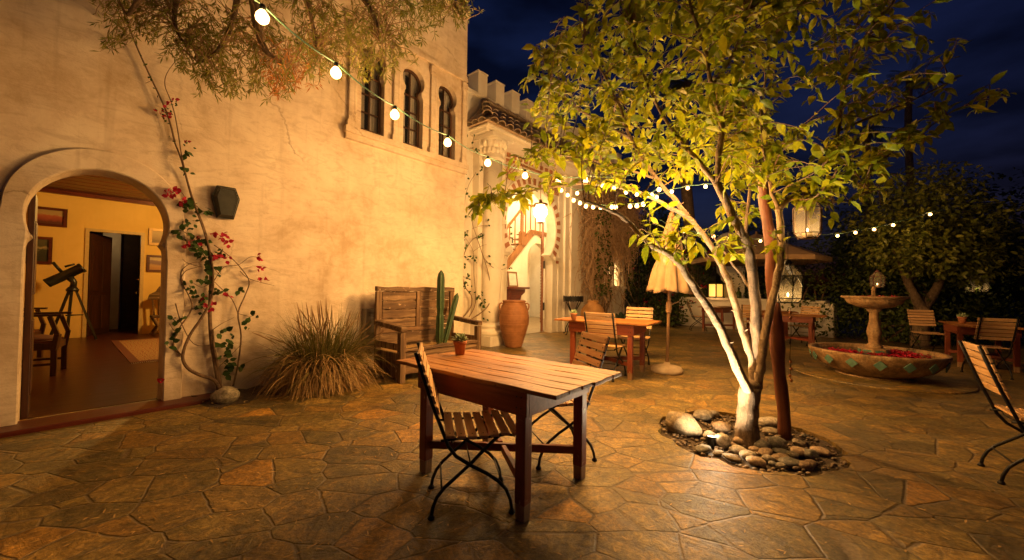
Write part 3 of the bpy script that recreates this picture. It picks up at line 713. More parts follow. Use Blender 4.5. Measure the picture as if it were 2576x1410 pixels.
def make_table(label):
    t = thing('wooden_table', label, 'table')
    L, Wd, Hh = 1.385, .775, .74
    mb = MB(); n = 6; w = Wd / n; q = random.Random(4)
    for i in range(n):
        y = -Wd / 2 + w * (i + .5); e0, e1 = q.uniform(-.012, .008), q.uniform(-.012, .008)
        segs = 10; vs = []; 
        for k in range(segs + 1):
            x = lerp(-L / 2 + e0, L / 2 + e1, k / segs); dz = .0025 * math.sin(k * 1.9 + i) ; dy = .0015 * math.sin(k * 2.3 + i * 2)
            for (yy, zz) in ((-w/2 + .0025, 0), (w/2 - .0025, 0), (w/2 - .0025, -.024), (-w/2 + .0025, -.024)): vs.append((x, y + yy + dy, Hh + zz + dz + (.002 if abs(yy) < 1 else 0)))
        fs = [(k*4+a, k*4+(a+1) % 4, k*4+4+(a+1) % 4, k*4+4+a) for k in range(segs) for a in range(4)] + [(3, 2, 1, 0), (segs*4, segs*4+1, segs*4+2, segs*4+3)]
        fs = [f[::-1] for f in fs]
        mb.add(vs, fs)
    mb.build('tabletop', M_TOP, t, bevel=.004)
    lx, ly = .424, .312; a = .085
    mb = MB()
    for sy in (-1, 1): mb.box((0, sy * (ly + .030), Hh - .095), (2 * lx + .10, .024, .135))
    for sx in (-1, 1): mb.box((sx * (lx + .038), 0, Hh - .095), (.024, 2 * ly + .034, .135))
    mb.cur = 1
    for sy in (-1, 1):
        for x in (-lx - .01, -lx + .02, lx - .02, lx + .012):
            for z in (-.06, -.12): mb.ball((x, sy * (ly + .0425), Hh + z), (.006, .003, .006), 8, 4)
    mb.build('apron', [M_RED, M_BLACK], t, bevel=.004)
    for sx in (-1, 1):
        for sy in (-1, 1):
            mb = MB(); mb.box((sx * lx, sy * ly, .40), (.068, .040 + .028, .62)); l = mb.build('leg', M_REDV, t, bevel=.006)
            mb = MB(); mb.box((sx * lx, sy * ly, .046), (.064, .064, .092), 0, None, .93); mb.build('worn_foot', M_LEGEND, l, bevel=.005)
    zs = .19
    mb = MB(); mb.bar((-lx, ly * -1, zs), (lx, ly, zs), .030, .052); mb.bar((-lx, ly, zs + .001), (-.03, .02, zs + .001), .030, .050); mb.bar((.03, -.02, zs + .001), (lx, -ly, zs + .001), .030, .050)
    mb.build('stretcher', M_RED, t, bevel=.003)
    return t

def make_chair(label):
    c = thing('folding_chair', label, 'chair', group='slatted folding chairs in the courtyard')
    off = -.22
    def P(x, y, z): return (x + off, y, z)
    rail = [(-.10, .92), (-.055, .78), (.0, .62), (.055, .48), (.085, .40), (.13, .34), (.2125, .285), (.30, .235), (.37, .185), (.415, .135), (.44, .075), (.45, .012)]
    leg = [(0, .012), (.008, .06), (.03, .115), (.07, .165), (.13, .215), (.2125, .285), (.29, .36), (.35, .415), (.40, .452)]
    for sy in (-1, 1):
        m = MB(); m.tube([P(x, sy * .188, z) for x, z in rail], .0105, 8); r = m.build('back_rail', M_BLACK, c)
        m = MB(); m.lathe([(.019, 0), (.021, .006), (.016, .016), (.012, .022)], 10, P(.45, sy * .188, 0)); m.build('foot_cap', M_BLACK, r)
        m = MB(); m.tube([P(x, sy * .168, z) for x, z in leg], .0105, 8); r = m.build('leg', M_BLACK, c)
        m = MB(); m.lathe([(.019, 0), (.021, .006), (.016, .016), (.012, .022)], 10, P(0, sy * .168, 0)); m.build('foot_cap', M_BLACK, r)
    m = MB()
    for sy in (-1, 1):
        m.tube([P(.045, sy * .172, .425), P(.12, sy * .172, .430), P(.28, sy * .172, .428), P(.42, sy * .172, .438), P(.465, sy * .172, .430)], .008, 6)
    m.tube([P(.10, -.172, .43), P(.11, -.15, .40), P(.14, 0, .385), P(.11, .15, .40), P(.10, .172, .43)], .005, 6)
    m.tube([P(.405, -.172, .44), P(.405, .172, .44)], .006, 6)
    m.build('seat_frame', M_BLACK, c)
    m = MB(); m.tube([P(.055, -.168, .15), P(.055, .168, .15)], .006, 6); m.tube([P(.40, -.188, .155), P(.40, .188, .155)], .006, 6); m.tube([P(.2125, -.188, .285), P(.2125, .188, .285)], .005, 6)
    m.build('crossbar', M_BLACK, c)
    def slat(m, x, z, tilt, Lh, wd, th=.014):
        mm = Matrix.Translation(P(x, 0, z)) @ Matrix.Rotation(tilt, 4, 'Y'); m.box((0, 0, 0), (wd, Lh, th), 0, mm)
    m = MB()
    for k in range(7):
        x = .095 + k * .062; z = .447 + .012 * abs(k - 2.5) ** 1.6 / 6 - (.012 if k == 6 else 0)
        slat(m, x, z, R_(3 - k * .2 + (9 if k == 6 else 0)), .425, .047)
    m.cur = 1
    for k in range(7):
        for sy in (-1, 1): m.lathe([(.0045, 0), (.003, .003)], 8, P(.095 + k * .062, sy * .172, .4545 + .012 * abs(k - 2.5) ** 1.6 / 6 - (.012 if k == 6 else 0)))
    m.build('seat', [M_SLAT, M_BLACK], c, bevel=.003)
    m = MB()
    for k in range(6):
        z = .895 - k * .058; 
        x = None
        for (a_, b_) in zip(rail, rail[1:]):
            if b_[1] <= z <= a_[1]: u = (a_[1] - z) / (a_[1] - b_[1]); x = lerp(a_[0], b_[0], u); ang = math.atan2(b_[0] - a_[0], a_[1] - b_[1])
        mm = Matrix.Translation(P(x + .018, 0, z)) @ Matrix.Rotation(-ang, 4, 'Y')
        m.cur = 0; m.box((0, 0, 0), (.013, .425, .046), 0, mm); m.cur = 1
        for sy in (-1, 1):
            for sx in (-1, 1): m.box((sx * .007, sy * .188, 0), (.003, .010, .010), 0, mm)
    m.build('backrest', [M_SLAT, M_BLACK], c, bevel=.003)
    return c

def succulent(root, z, s, leafm):
    m = MB(); q = random.Random(int(s * 1000))
    for k in range(26):
        a_ = k * 2.4; e = .25 + 1.1 * (k / 26); d = Vector((math.cos(a_) * math.cos(e), math.sin(a_) * math.cos(e), math.sin(e)))
        p = Vector((0, 0, z)) + d * .008
        L = s * q.uniform(.8, 1.2); m.tube([p, p + d * L * .4, p + d * L * .8, p + d * L], [.004, s * .13, s * .10, .001], 6)
    m.build('succulent', leafm, root)
M_SUCC = leafmat('succulent_leaf', (.16, .24, .10), (.30, .38, .20), (.42, .48, .28), .5, .15)
def make_pot(label, loc, r=.054, h=.11, plant=True):
    t = thing('flower_pot', label, 'flower pot', loc, rnd(0, 6), 'small terracotta pots on the tables')
    m = MB(); m.lathe([(r * .66, 0), (r * .88, h * .72), (r * .9, h * .74), (r, h * .75), (r * 1.02, h * .98), (r * .98, h), (r * .88, h), (r * .85, h * .85), (.001, h * .84)], 24); m.build('pot', M_TERRA, t)
    m = MB(); m.lathe([(r * .84, h * .84), (r * .5, h * .9), (.001, h * .9)], 16, cap=False); m.build('soil', M_EARTH, t)
    if plant: succulent(t, h * .9, r * 1.25, M_SUCC)
    return t

T1 = make_table('worn plank table with red brown legs in the middle of the courtyard, nearest to view')
T1.location = (-.052, 2.70, 0); T1.rotation_euler.z = R_(-39.5); T1['group'] = 'plank tables in the courtyard'
ch1 = make_chair('slatted folding chair pushed under the near left side of the foreground table')
ch1.location = (-.245, 2.39, 0); ch1.rotation_euler.z = R_(11.5)
GC = 'slatted folding chairs in the courtyard'; GT = 'plank tables in the courtyard'
dup(ch1, (.375, 3.04, 0), R_(196), 'slatted folding chair with pale tilted backrest behind the right end of the foreground table', GC)
c3 = dup(ch1, (1.39, 5.72, 0), R_(56), 'slatted folding chair with its back to us at the second table beside the closed umbrella', GC); c3.scale = (1.05, 1.08, 1.03)
c4 = dup(ch1, (2.07, 6.60, 0), R_(236), 'slatted folding chair on the far side of the second table beside the closed umbrella', GC); c4.scale = (1.05, 1.08, 1.05)
t2 = dup(T1, (1.50, 6.08, 0), R_(-32), 'plank table of medium distance beside the closed umbrella and the big jar', GT); t2.scale = (1.03, 1.10, 1.08)
ta = dup(T1, (6.45, 12.2, 0), R_(38), 'small red brown table before the low white wall, left of the tree trunks', GT); ta.scale = (.95, .9, 1.05)
tb = dup(T1, (6.95, 10.7, 0), R_(-30), 'dim table behind the forked tree trunks under the open umbrella', GT)
tc_ = dup(T1, (6.55, 9.25, 0), R_(-42), 'dark table just right of the wooden post, below the hanging lantern', GT)
td = dup(T1, (8.35, 7.0, 0), R_(52), 'dark table in the shade right of the fountain with a small pot on it', GT)
dup(ch1, (5.92, 12.45, 0), R_(-18), 'slatted folding chair left of the small table before the low white wall', GC)
dup(ch1, (6.30, 10.35, 0), R_(60), 'folding chair half hidden behind the forked tree trunks', GC)
dup(ch1, (7.12, 9.55, 0), R_(205), 'slatted folding chair with bright backrest between the wooden post and the fountain', GC)
dup(ch1, (7.45, 6.15, 0), R_(62), 'folding chair in the shade with its back to us right of the fountain', GC)
dup(ch1, (8.75, 8.25, 0), R_(245), 'folding chair in the shade behind the dark table with the small pot', GC)
cr = dup(ch1, (3.60, 2.68, 0), R_(-35), 'slatted folding chair cut off by the right edge of the view', GC)
p = G(1157, 893, .74); make_pot('terracotta pot with a pale succulent on the foreground table', (p.x, p.y, .743))
p = G(1443, 806, .80); make_pot('tiny terracotta pot on the left end of the second table', (p.x, p.y, .802), .048, .105)
make_pot('terracotta pot in the dark on the table right of the fountain', (8.16, 7.10, .745), .06, .12)

# ---- rustic bench used as a planter
M_OLD = wood('old_bench_wood', (.030, .014, .006), (.15, .082, .036), (.40, .26, .135), 0, .8, .55, 1.0, ((.46, .33, .20), .60), .35)
M_OLDV = wood('old_bench_posts', (.030, .014, .006), (.15, .082, .036), (.40, .26, .135), 2, .8, .55, 1.0, ((.46, .33, .20), .60), .3)
bn = thing('wooden_bench', 'weathered high backed wooden bench against the house wall, used as a cactus planter', 'bench', hw(2.79, -.66), HANG)
def old_board(m, x0, x1, z0, z1, y, th, seed):
    q = random.Random(seed); n = 12; vs = []
    for k in range(n + 1):
        x = lerp(x0, x1, k / n); a_ = .006 * math.sin(k * 1.3 + seed) + q.uniform(-.003, .003); b_ = .006 * math.sin(k * 1.7 + seed * 2) + q.uniform(-.003, .003)
        for (yy, zz) in ((-th/2, z0 + a_), (th/2, z0 + a_), (th/2, z1 + b_), (-th/2, z1 + b_)): vs.append((x, y + yy + .003 * math.sin(k + seed), zz))
    fs = [(k*4+a, k*4+(a+1) % 4, k*4+4+(a+1) % 4, k*4+4+a) for k in range(n) for a in range(4)] + [(3, 2, 1, 0), (n*4, n*4+1, n*4+2, n*4+3)]
    m.add(vs, [f[::-1] for f in fs])
m = MB(); bx0, bx1 = -.72, .72
old_board(m, bx0, bx1, 1.20, 1.265, .30, .07, 1); old_board(m, bx0 + .05, bx1 - .05, .60, .66, .30, .05, 2); old_board(m, bx0 + .05, bx1 - .05, .42, .59, .30, .035, 12)
for k in range(4):
    z0 = .665 + k * .135
    old_board(m, bx0 + .10, -.045, z0, z0 + .128, .305, .028, 3 + k); old_board(m, .045, bx1 - .10, z0, z0 + .128, .305, .028, 13 + k)
m.build('backrest', M_OLD, bn, bevel=.006)
m = MB()
for x in (bx0 + .04, 0, bx1 - .04): m.box((x, .30, .93 if x == 0 else .62), (.085, .055, .54 if x == 0 else 1.16))
m.build('back_post', M_OLDV, bn, bevel=.008)
for sx in (-1, 1):
    x = sx * .70
    m = MB(); m.box((x, -.33, .33), (.085, .085, .66)); m.build('leg', M_OLDV, bn, bevel=.008)
    m = MB(); m.bar((x, -.39, .705), (x, .30, .76), .095, .07); m.build('armrest', M_OLD, bn, bevel=.012)
    m = MB(); m.box((x, 0, .21), (.03, .58, .34)); m.box((x, -.01, .46), (.028, .56, .09)); m.build('side_panel', M_OLDV, bn, bevel=.006)
m = MB(); old_board(m, -.66, .66, .28, .40, -.335, .035, 31); old_board(m, -.66, .66, .10, .27, -.33, .03, 32); m.build('front_panel', M_OLD, bn, bevel=.006)
m = MB(); old_board(m, -.70, .70, .405, .445, -.33, .09, 33); m.build('seat_rail', M_OLD, bn, bevel=.006)
m = MB(); m.box((0, 0, .36), (1.36, .58, .04)); q = random.Random(8)
for i in range(260):
    a_ = q.uniform(0, 6.3); m.blade(Vector((q.uniform(-.62, .62), q.uniform(-.28, .24), .385)), Vector((math.cos(a_), math.sin(a_), q.uniform(.05, .9))), Vector((0, 0, 1)), q.uniform(.06, .2), .006, .2)
m.build('dry_grass_filling', leafmat('dry_straw', (.22, .12, .04), (.42, .26, .10), (.55, .38, .17), .7, .1), bn)
# ---- cactus growing in the bench
M_CACT = simple('cactus_skin', (.020, .042, .014), (.042, .080, .026), 10, .5, .15)
ct = thing('cactus', 'tall ribbed column cactus with a second leaning arm growing out of the bench', 'cactus', hw(3.02, -.62, .375), HANG)
def cactus_col(a, b, r, n=5, seg=14, waist=None):
    a, b = Vector(a), Vector(b); m = MB(); d = (b - a).normalized(); u = d.orthogonal().normalized(); w = d.cross(u); k = n * 4; vs = []
    for i in range(seg + 1):
        t_ = i / seg; rr = r * min(1.0, .72 + t_ * 3) * (1 if t_ < .86 else math.sqrt(max(0.0, 1 - ((t_ - .86) / .142) ** 2)))
        if waist and abs(t_ - waist) < .04: rr *= .78
        for j in range(k):
            q_ = j % 4; f_ = (1.0, .80, .66, .80)[q_]; an = 2 * PI * j / k
            vs.append(a.lerp(b, t_) + (u * math.cos(an) + w * math.sin(an)) * rr * f_)
    fs = [(i*k+j, i*k+(j+1) % k, (i+1)*k+(j+1) % k, (i+1)*k+j) for i in range(seg) for j in range(k)] + [tuple(seg*k+j for j in range(k))]
    m.add(vs, fs, False)
    return m
cactus_col((0, 0, 0), (.01, 0, 1.16), .066, 6, 22, .42).build('stem', M_CACT, ct)
cactus_col((.11, .02, 0), (.40, .05, .80), .050, 6, 16).build('arm', M_CACT, ct)
# ---- meter box on wall
bx = thing('meter_box', 'narrow grey metal utility box on the wall behind the bench', 'utility box', hw(2.13, -.075, .40), HANG)
m = MB(); m.box((0, 0, .27), (.17, .13, .54)); m.build('body', simple('grey_metal', (.20, .17, .13), (.27, .23, .18), 8, .6, .05), bx, bevel=.008)
m = MB(); 
for k in range(4): m.box((0, -.067, .42 + k * .022), (.09, .004, .006))
m.build('vent', M_BLACK, bx)
# ---- big jar
JL = G(1292, 876); jr = thing('large_jar', 'waist high ribbed terracotta jar with small ear handles beside the portal column', 'jar', (JL.x, JL.y + .18, 0))
prof = [(.17, 0), (.185, .02), (.20, .08), (.235, .2), (.285, .36), (.322, .52), (.328, .62), (.31, .76), (.275, .88), (.245, .945), (.24, .965), (.252, .972), (.255, .995), (.245, 1.005), (.22, 1.0), (.215, .95), (.22, .80), (.10, .60), (.001, .58)]
pf = []
for i in range(len(prof) - 1):
    n_ = max(1, int(abs(prof[i+1][1] - prof[i][1]) / .016)) if i < 9 else 1
    for k in range(n_):
        u = k / n_; r_ = lerp(prof[i][0], prof[i+1][0], u); z_ = lerp(prof[i][1], prof[i+1][1], u)
        pf.append((r_ + (.0035 * math.sin(z_ * 130) if i < 9 else 0) + (.006 if i < 9 and abs((z_ % .19) - .1) < .012 else 0), z_))
pf.append(prof[-1]); m = MB(); m.lathe(pf, 40)
M_JAR = simple('jar_clay', (.20, .075, .024), (.34, .145, .05), 5, .7, .35); m.build('body', M_JAR, jr)
for a_ in (R_(195), R_(-15), R_(75)):
    m = MB(); c_, s_ = math.cos(a_), math.sin(a_)
    m.tube([(c_ * r_, s_ * r_, z_) for r_, z_ in ((.24, .93), (.29, .945), (.325, .92), (.33, .87), (.315, .82), (.29, .80))], .016, 8); m.build('handle', M_JAR, jr)
# ---- iron plant stand
sp_ = G(1441, 842); ps = thing('plant_stand', 'black iron plant stand with a spiky crown rim and curved legs near the portal', 'plant stand', (sp_.x, sp_.y, 0))
m = MB(); n = 48; R0_ = .28
for (z0, z1, up_) in ((.94, 1.04, 1), ):
    vs = []
    for j in range(n):
        a_ = 2 * PI * j / n; zz = .035 if j % 2 else 0
        for (r_, z_) in ((R0_, z0 - zz), (R0_, z1 + zz), (R0_ - .012, z1 + zz), (R0_ - .012, z0 - zz)): vs.append((r_ * math.cos(a_), r_ * math.sin(a_), z_))
    m.add(vs, [(j*4+k, ((j+1) % n)*4+k, ((j+1) % n)*4+(k+1) % 4, j*4+(k+1) % 4) for j in range(n) for k in range(4)])
m.lathe([(.001, .955), (.27, .96)], 24, cap=False); m.build('crown_rim', M_BLACK, ps)
for k in range(4):
    a_ = PI / 4 + k * PI / 2; c_, s_ = math.cos(a_), math.sin(a_)
    m = MB(); m.tube([(c_ * r_, s_ * r_, z_) for r_, z_ in ((.26, .95), (.22, .86), (.13, .72), (.06, .58), (.045, .50), (.08, .40), (.17, .30), (.24, .18), (.26, .06), (.30, .012), (.33, .02))], .014, 8); m.build('leg', M_BLACK, ps)
m = MB(); m.lathe([(.05, .46), (.06, .50), (.05, .54)], 12); m.build('collar', M_BLACK, ps)
# ---- round urn under the dry vine
up_ = G(1494, 842); ur = thing('clay_urn', 'round ochre clay urn under the dry vine', 'urn', (up_.x, up_.y + .2, 0))
m = MB(); m.lathe([(.16, 0), (.24, .12), (.33, .38), (.345, .55), (.31, .70), (.22, .82), (.15, .86), (.145, .90), (.165, .93), (.15, .94), (.13, .88), (.001, .80)], 32); m.build('body', simple('urn_clay', (.36, .17, .05), (.50, .26, .08), 6, .7, .2), ur)
# ---- closed umbrella
ub = thing('closed_umbrella', 'closed tan patio umbrella on a round pale base, standing by the second table', 'umbrella', (2.42, 6.10, 0))
M_CANV = simple('tan_canvas', (.21, .13, .062), (.28, .18, .09), 6, .85, .3, bd=.01)
m = MB(); m.lathe([(.222, .0), (.235, .02), (.235, .055), (.20, .09), (.12, .115), (.05, .125), (.04, .16)], 32); m.build('base', simple('base_stone', (.40, .29, .17), (.52, .40, .26), 9, .8, .3), ub)
tilt = Matrix.Rotation(R_(1.5), 4, 'Y')
m = MB(); m.lathe([(.024, .10), (.024, 2.50)], 14, m=tilt); m.build('pole', M_LEGEND, ub)
m = MB(); m.lathe([(.036, .92), (.042, .94), (.042, 1.08), (.034, 1.10)], 14, m=tilt); m.bar((.05, -.03, 1.05), (.15, -.09, 1.10), .012, .012); m.bar((.0, -.02, 1.05), (.06, -.035, 1.05), .02, .02); m.build('crank', M_LEGEND, ub)
m = MB(); n = 96; seg = 26; vs = []
for i in range(seg + 1):
    t_ = i / seg; z_ = lerp(2.42, 1.27, t_)
    for j in range(n):
        a_ = 2 * PI * j / n; fold = (abs(math.sin(a_ * 4 + .3)) ** .75)
        base = .05 + .285 * t_ ** .95 * (1 - .12 * math.exp(-((t_ - .55) / .08) ** 2))
        r_ = base * (.72 + .28 * fold) + (.010 * math.sin(a_ * 11 + t_ * 9 + 2 * math.sin(a_ * 3)) + .006 * math.sin(a_ * 23 - t_ * 14)) * t_
        dz = (-.035 * fold + .018 * math.sin(a_ * 5)) * (t_ ** 6)
        vs.append(tilt @ Vector((r_ * math.cos(a_ + .25 * t_), r_ * math.sin(a_ + .25 * t_), z_ + dz)))
m.add(vs, [(i*n+j, (i+1)*n+j, (i+1)*n+(j+1) % n, i*n+(j+1) % n) for i in range(seg) for j in range(n)], True); cn = m.build('canopy', M_CANV, ub)
so = cn.modifiers.new('thick', 'SOLIDIFY'); so.thickness = .004
m = MB(); m.lathe([(.03, 2.40), (.05, 2.43), (.03, 2.49), (.001, 2.53)], 12, m=tilt); m.build('finial', M_LEGEND, ub)
# ---- open umbrella far back
uo = thing('open_umbrella', 'large open tan umbrella over the far tables behind the tree', 'umbrella', (7.05, 11.3, 0))
m = MB(); k = 8; R1 = 1.72
vs = [(0, 0, 2.95)] + [(R1 * math.cos(2*PI*(j+.3)/k), R1 * math.sin(2*PI*(j+.3)/k), 2.20) for j in range(k)] + [(R1 * math.cos(2*PI*(j+.3)/k), R1 * math.sin(2*PI*(j+.3)/k), 2.08) for j in range(k)]
m.add(vs, [(0, 1 + j, 1 + (j+1) % k) for j in range(k)] + [(1 + j, 1 + k + j, 1 + k + (j+1) % k, 1 + (j+1) % k) for j in range(k)]); m.build('canopy', M_CANV, uo)
m = MB(); m.lathe([(.026, 0), (.026, 3.0)], 12); m.build('pole', M_LEGEND, uo)
m = MB(); m.lathe([(.25, 0), (.25, .06), (.06, .12)], 20); m.build('base', simple('grey_base', (.2, .17, .12), (.28, .23, .17), 9, .8, .2), uo)
for j in range(k):
    m = MB(); m.bar((0, 0, 2.55), (R1 * .95 * math.cos(2*PI*(j+.3)/k), R1 * .95 * math.sin(2*PI*(j+.3)/k), 2.21), .02, .02); m.build('rib', M_LEGEND, uo)
# ---- fountain
def az(x, y): r = ray(x, y); return math.atan2(r.x, r.y)
a1, a2_ = az(2033, 867), az(2398, 898); am, al = (a1 + a2_) / 2, (a2_ - a1) / 2
gb = G(2215, 958); Dist = math.hypot(gb.x, gb.y) + .36
FR = Dist * math.sin(al); FC = Vector((Dist * math.sin(am), Dist * math.cos(am), 0))
r_ = ray(2033, 867); FZ = H + r_.z * (Dist * math.cos(al)) / math.hypot(r_.x, r_.y)
fo = thing('stone_fountain', 'two tiered stone fountain with turquoise tiles and red petals in its bowl', 'fountain', FC)
_t = NT('fountain_stone'); _o = _t.tc.outputs['Object']; _a = _t.noise(_o, 5, 7, .7, .6); _b = _t.noise(_t.mapping((14, 14, 1.2)), 1, 6, .7); _c = _t.noise(_o, 40, 5, .7)
_k = _t.ramp(_a.outputs[0], [(.34, (.17, .085, .028)), (.5, (.31, .18, .07)), (.66, (.47, .31, .15))]); _k = _t.mix(_t.math('MULTIPLY', _t.ramp(_b.outputs[0], [(.48, (0, 0, 0)), (.66, (1, 1, 1))]), .7), _k, (.07, .045, .02)); _k = _t.mix(_t.math('MULTIPLY', _t.ramp(_c.outputs[0], [(.38, (1, 1, 1)), (.5, (0, 0, 0))]), .5), _k, (.06, .04, .02))
M_FST = _t.set(_k, .7, _t.bump(_t.math('ADD', _a.outputs[0], _t.math('MULTIPLY', _c.outputs[0], .4)), .6, .015))
m = MB(); zb = FZ - .36
m.lathe([(FR * .50, zb), (FR * .62, zb + .03), (FR * .82, zb + .12), (FR * .94, zb + .23), (FR * .985, FZ - .06), (FR, FZ - .03), (FR, FZ - .008), (FR * .99, FZ), (FR * .93, FZ - .002), (FR * .92, FZ - .02), (FR * .90, FZ - .1), (FR * .78, FZ - .2), (.001, FZ - .24)], 64); m.build('bowl', M_FST, fo)
m = MB(); m.lathe([(FR * .56, 0), (FR * .58, .03), (FR * .48, .05), (FR * .46, zb + .01)], 40); m.build('pedestal', M_FST, fo)
m = MB()
TIL = simple('turquoise_tile', (.07, .145, .105), (.12, .22, .16), 15, .25, .1)
for k in range(16):
    a_ = k * PI / 8 + .12; rr = FR * .955 + .006; zz = FZ - .135
    mm = Matrix.Rotation(a_, 4, 'Z') @ Matrix.Translation((rr, 0, zz)) @ Matrix.Rotation(R_(14), 4, 'Y') @ Matrix.Rotation(PI / 4, 4, 'X')
    m = MB(); m.box((0, 0, 0), (.014, .105, .105), 0, mm); m.build('tile', TIL, fo, bevel=.003)
wm = NT('fountain_water'); wn = wm.noise(wm.tc.outputs['Object'], 9, 3); wm.set((.012, .012, .010), .06, wm.bump(wn.outputs[0], .12, .01))
m = MB(); m.lathe([(.001, FZ - .055), (FR * .905, FZ - .055)], 64, cap=False); m.build('water', wm.m, fo)
m = MB(); m.lathe([(.19, FZ - .23), (.19, FZ + .02), (.15, FZ + .03)], 8, smooth=False); pb = m.build('tiled_base', M_FST, fo)
m = MB()
for k in range(8): 
    mm = Matrix.Rotation(k * PI / 4 + PI / 8, 4, 'Z') @ Matrix.Translation((.178, 0, FZ - .035)); m.box((0, 0, 0), (.01, .10, .08), 0, mm)
m.build('tile', TIL, pb)
UZ = 1.245 - .02; UR = .40 * (FR / .83) * .78 if False else .36
g_ = Dist; UR = 66 / F * FC.y * .98
m = MB(); m.lathe([(.10, FZ + .02), (.105, FZ + .06), (.065, FZ + .10), (.070, FZ + .18), (.090, FZ + .26), (.080, FZ + .34), (.058, FZ + .44), (.054, UZ - .26), (.085, UZ - .22), (.10, UZ - .19)], 28); m.build('column', M_FST, fo)
m = MB(); m.lathe([(.09, UZ - .19), (.20, UZ - .17), (UR * .78, UZ - .115), (UR * .86, UZ - .06), (UR * .86, UZ - .045), (UR * .97, UZ - .03), (UR, UZ - .01), (UR * .98, UZ), (UR * .86, UZ - .005), (UR * .8, UZ - .04), (.001, UZ - .09)], 44); m.build('upper_basin', M_FST, fo)
m = MB(); m.lathe([(.001, UZ - .03), (UR * .82, UZ - .03)], 40, cap=False); m.build('upper_water', wm.m, fo)
m = MB(); m.lathe([(.03, UZ - .05), (.028, UZ + .10), (.018, UZ + .145), (.001, UZ + .15)], 12); m.build('spout', M_FST, fo)
M_PET = leafmat('red_petal', (.30, .004, .012), (.48, .008, .03), (.62, .02, .06), .5, .3)
m = MB(); q = random.Random(5)
for i in range(950):
    if i < 840:
        cl_ = ((-.45, .15), (-.20, -.2), (.28, .1), (.45, -.25), (.1, -.45), (-.5, -.05), (.55, .1))[i % 7]
        x = FR * .85 * (cl_[0] * 1.25 + q.gauss(0, .13)); y = FR * .85 * (cl_[1] * 1.25 + q.gauss(0, .13)); z = FZ - .053 + q.uniform(0, .03)
        if math.hypot(x, y) > FR * .88 or math.hypot(x, y) < .2: continue
    else:
        cl_ = ((.7, -.35), (-.65, -.3), (.45, .3))[i % 3]; x = UR * .8 * (cl_[0] + q.gauss(0, .13)); y = UR * .8 * (cl_[1] + q.gauss(0, .13)); z = UZ - .028 + q.uniform(0, .03)
        if math.hypot(x, y) > UR * .9: continue
    m.leaf(Vector((x, y, z)) + FC, Vector((q.gauss(0, 1), q.gauss(0, 1), q.uniform(0, .5))), Vector((q.gauss(0, .3), q.gauss(0, .3), 1)), q.uniform(.028, .05), q.uniform(.02, .035), .5, .2)
tag(m.build('petals', M_PET), 'red bougainvillea petals floating in the fountain bowl and upper basin', 'petals', kind='stuff')
m = MB(); m.lathe([(1.28 * FR, .002), (1.28 * FR, .016), (1.26 * FR, .02), (.001, .02)], 56, cap=False); pl = m.build('fountain_step', M_FLAG, fo)
for o_ in (pl,): o_.location.z = 0
# ---- low white wall with niche slabs, chimney, bottles
lw0, lw1 = Vector((6.15, 14.4, 0)), Vector((9.0, 10.95, 0)); lwd = (lw1 - lw0); lwa = math.atan2(lwd.y, lwd.x)
lw = thing('low_wall', 'low whitewashed garden wall behind the far tables', 'wall', (lw0 + lw1) / 2, lwa)
m = MB(); m.box((0, .2, .47), (lwd.length, .42, .96)); m.build('wall_body', P_WHITE, lw, bevel=.02)
m = MB()
for k in range(5): m.box((-lwd.length / 2 + .5 + k * .85, .18, .985), (.80, .50, .09))
m.build('coping', P_WHITE, lw, bevel=.02)
chm = thing('chimney', 'white painted brick chimney rising behind the low wall', 'chimney', (7.85, 14.1, 0), R_(-12))
m = MB(); 
for k in range(30): m.box((0, 0, .05 + k * .1), (.74 + .006 * (k % 2), .66, .097))
m.build('stack', P_WHITE, chm, bevel=.006)
m = MB(); m.lathe([(.46, 3.0), (.48, 3.06), (.42, 3.2), (.25, 3.34), (.1, 3.38), (.001, 3.4)], 20); m.build('dome_cap', P_WHITE, chm)
for (px_, dx, hgt, col_, lab) in ((1842, .0, .36, (.010, .012, .009), 'dark bottle standing on the low wall beside the chimney'), (1856, .0, .30, (.03, .05, .012), 'green bottle standing on the low wall right of the dark bottle')):
    p = D(px_, 735, 13.0); u = ((p - lw0).dot(lwd) / lwd.length_squared); r0 = ray(px_, 735)
    # intersect sight line with wall centre line
    den = r0.x * lwd.y - r0.y * lwd.x; t_ = (lw0.x * lwd.y - lw0.y * lwd.x) / den
    bt = thing('bottle', lab, 'bottle', (r0.x * t_ + .1, r0.y * t_ + .12, 1.03)); m = MB(); m.lathe([(.08, 0), (.085, .02), (.085, hgt * .6), (.03, hgt * .78), (.028, hgt), (.001, hgt)], 14)
    m.build('body', simple('bottle_glass', col_, tuple(c * 1.6 for c in col_), 5, .12, 0), bt)
    m = MB(); m.lathe([(.033, hgt), (.033, hgt + .04), (.001, hgt + .04)], 10); m.build('cap', M_BLACK, bt)
# ---- garden wall closing the far side
gw = thing('garden_wall', 'tall dim plaster wall behind the bougainvillea at the back of the garden', 'wall', (6.6, 16.6, 0), R_(-24))
m = MB(); m.box((0, 0, 1.05), (6.4, .3, 2.1)); m.build('wall_body', plaster('grey_plaster', (.30, .28, .25), (.22, .21, .19), (.36, .33, .29)), gw)
m = MB(); m.box((0, 0, 2.13), (6.5, .38, .08)); m.build('coping', plaster('grey_coping', (.30, .28, .25), (.22, .21, .19), (.36, .33, .29)), gw)
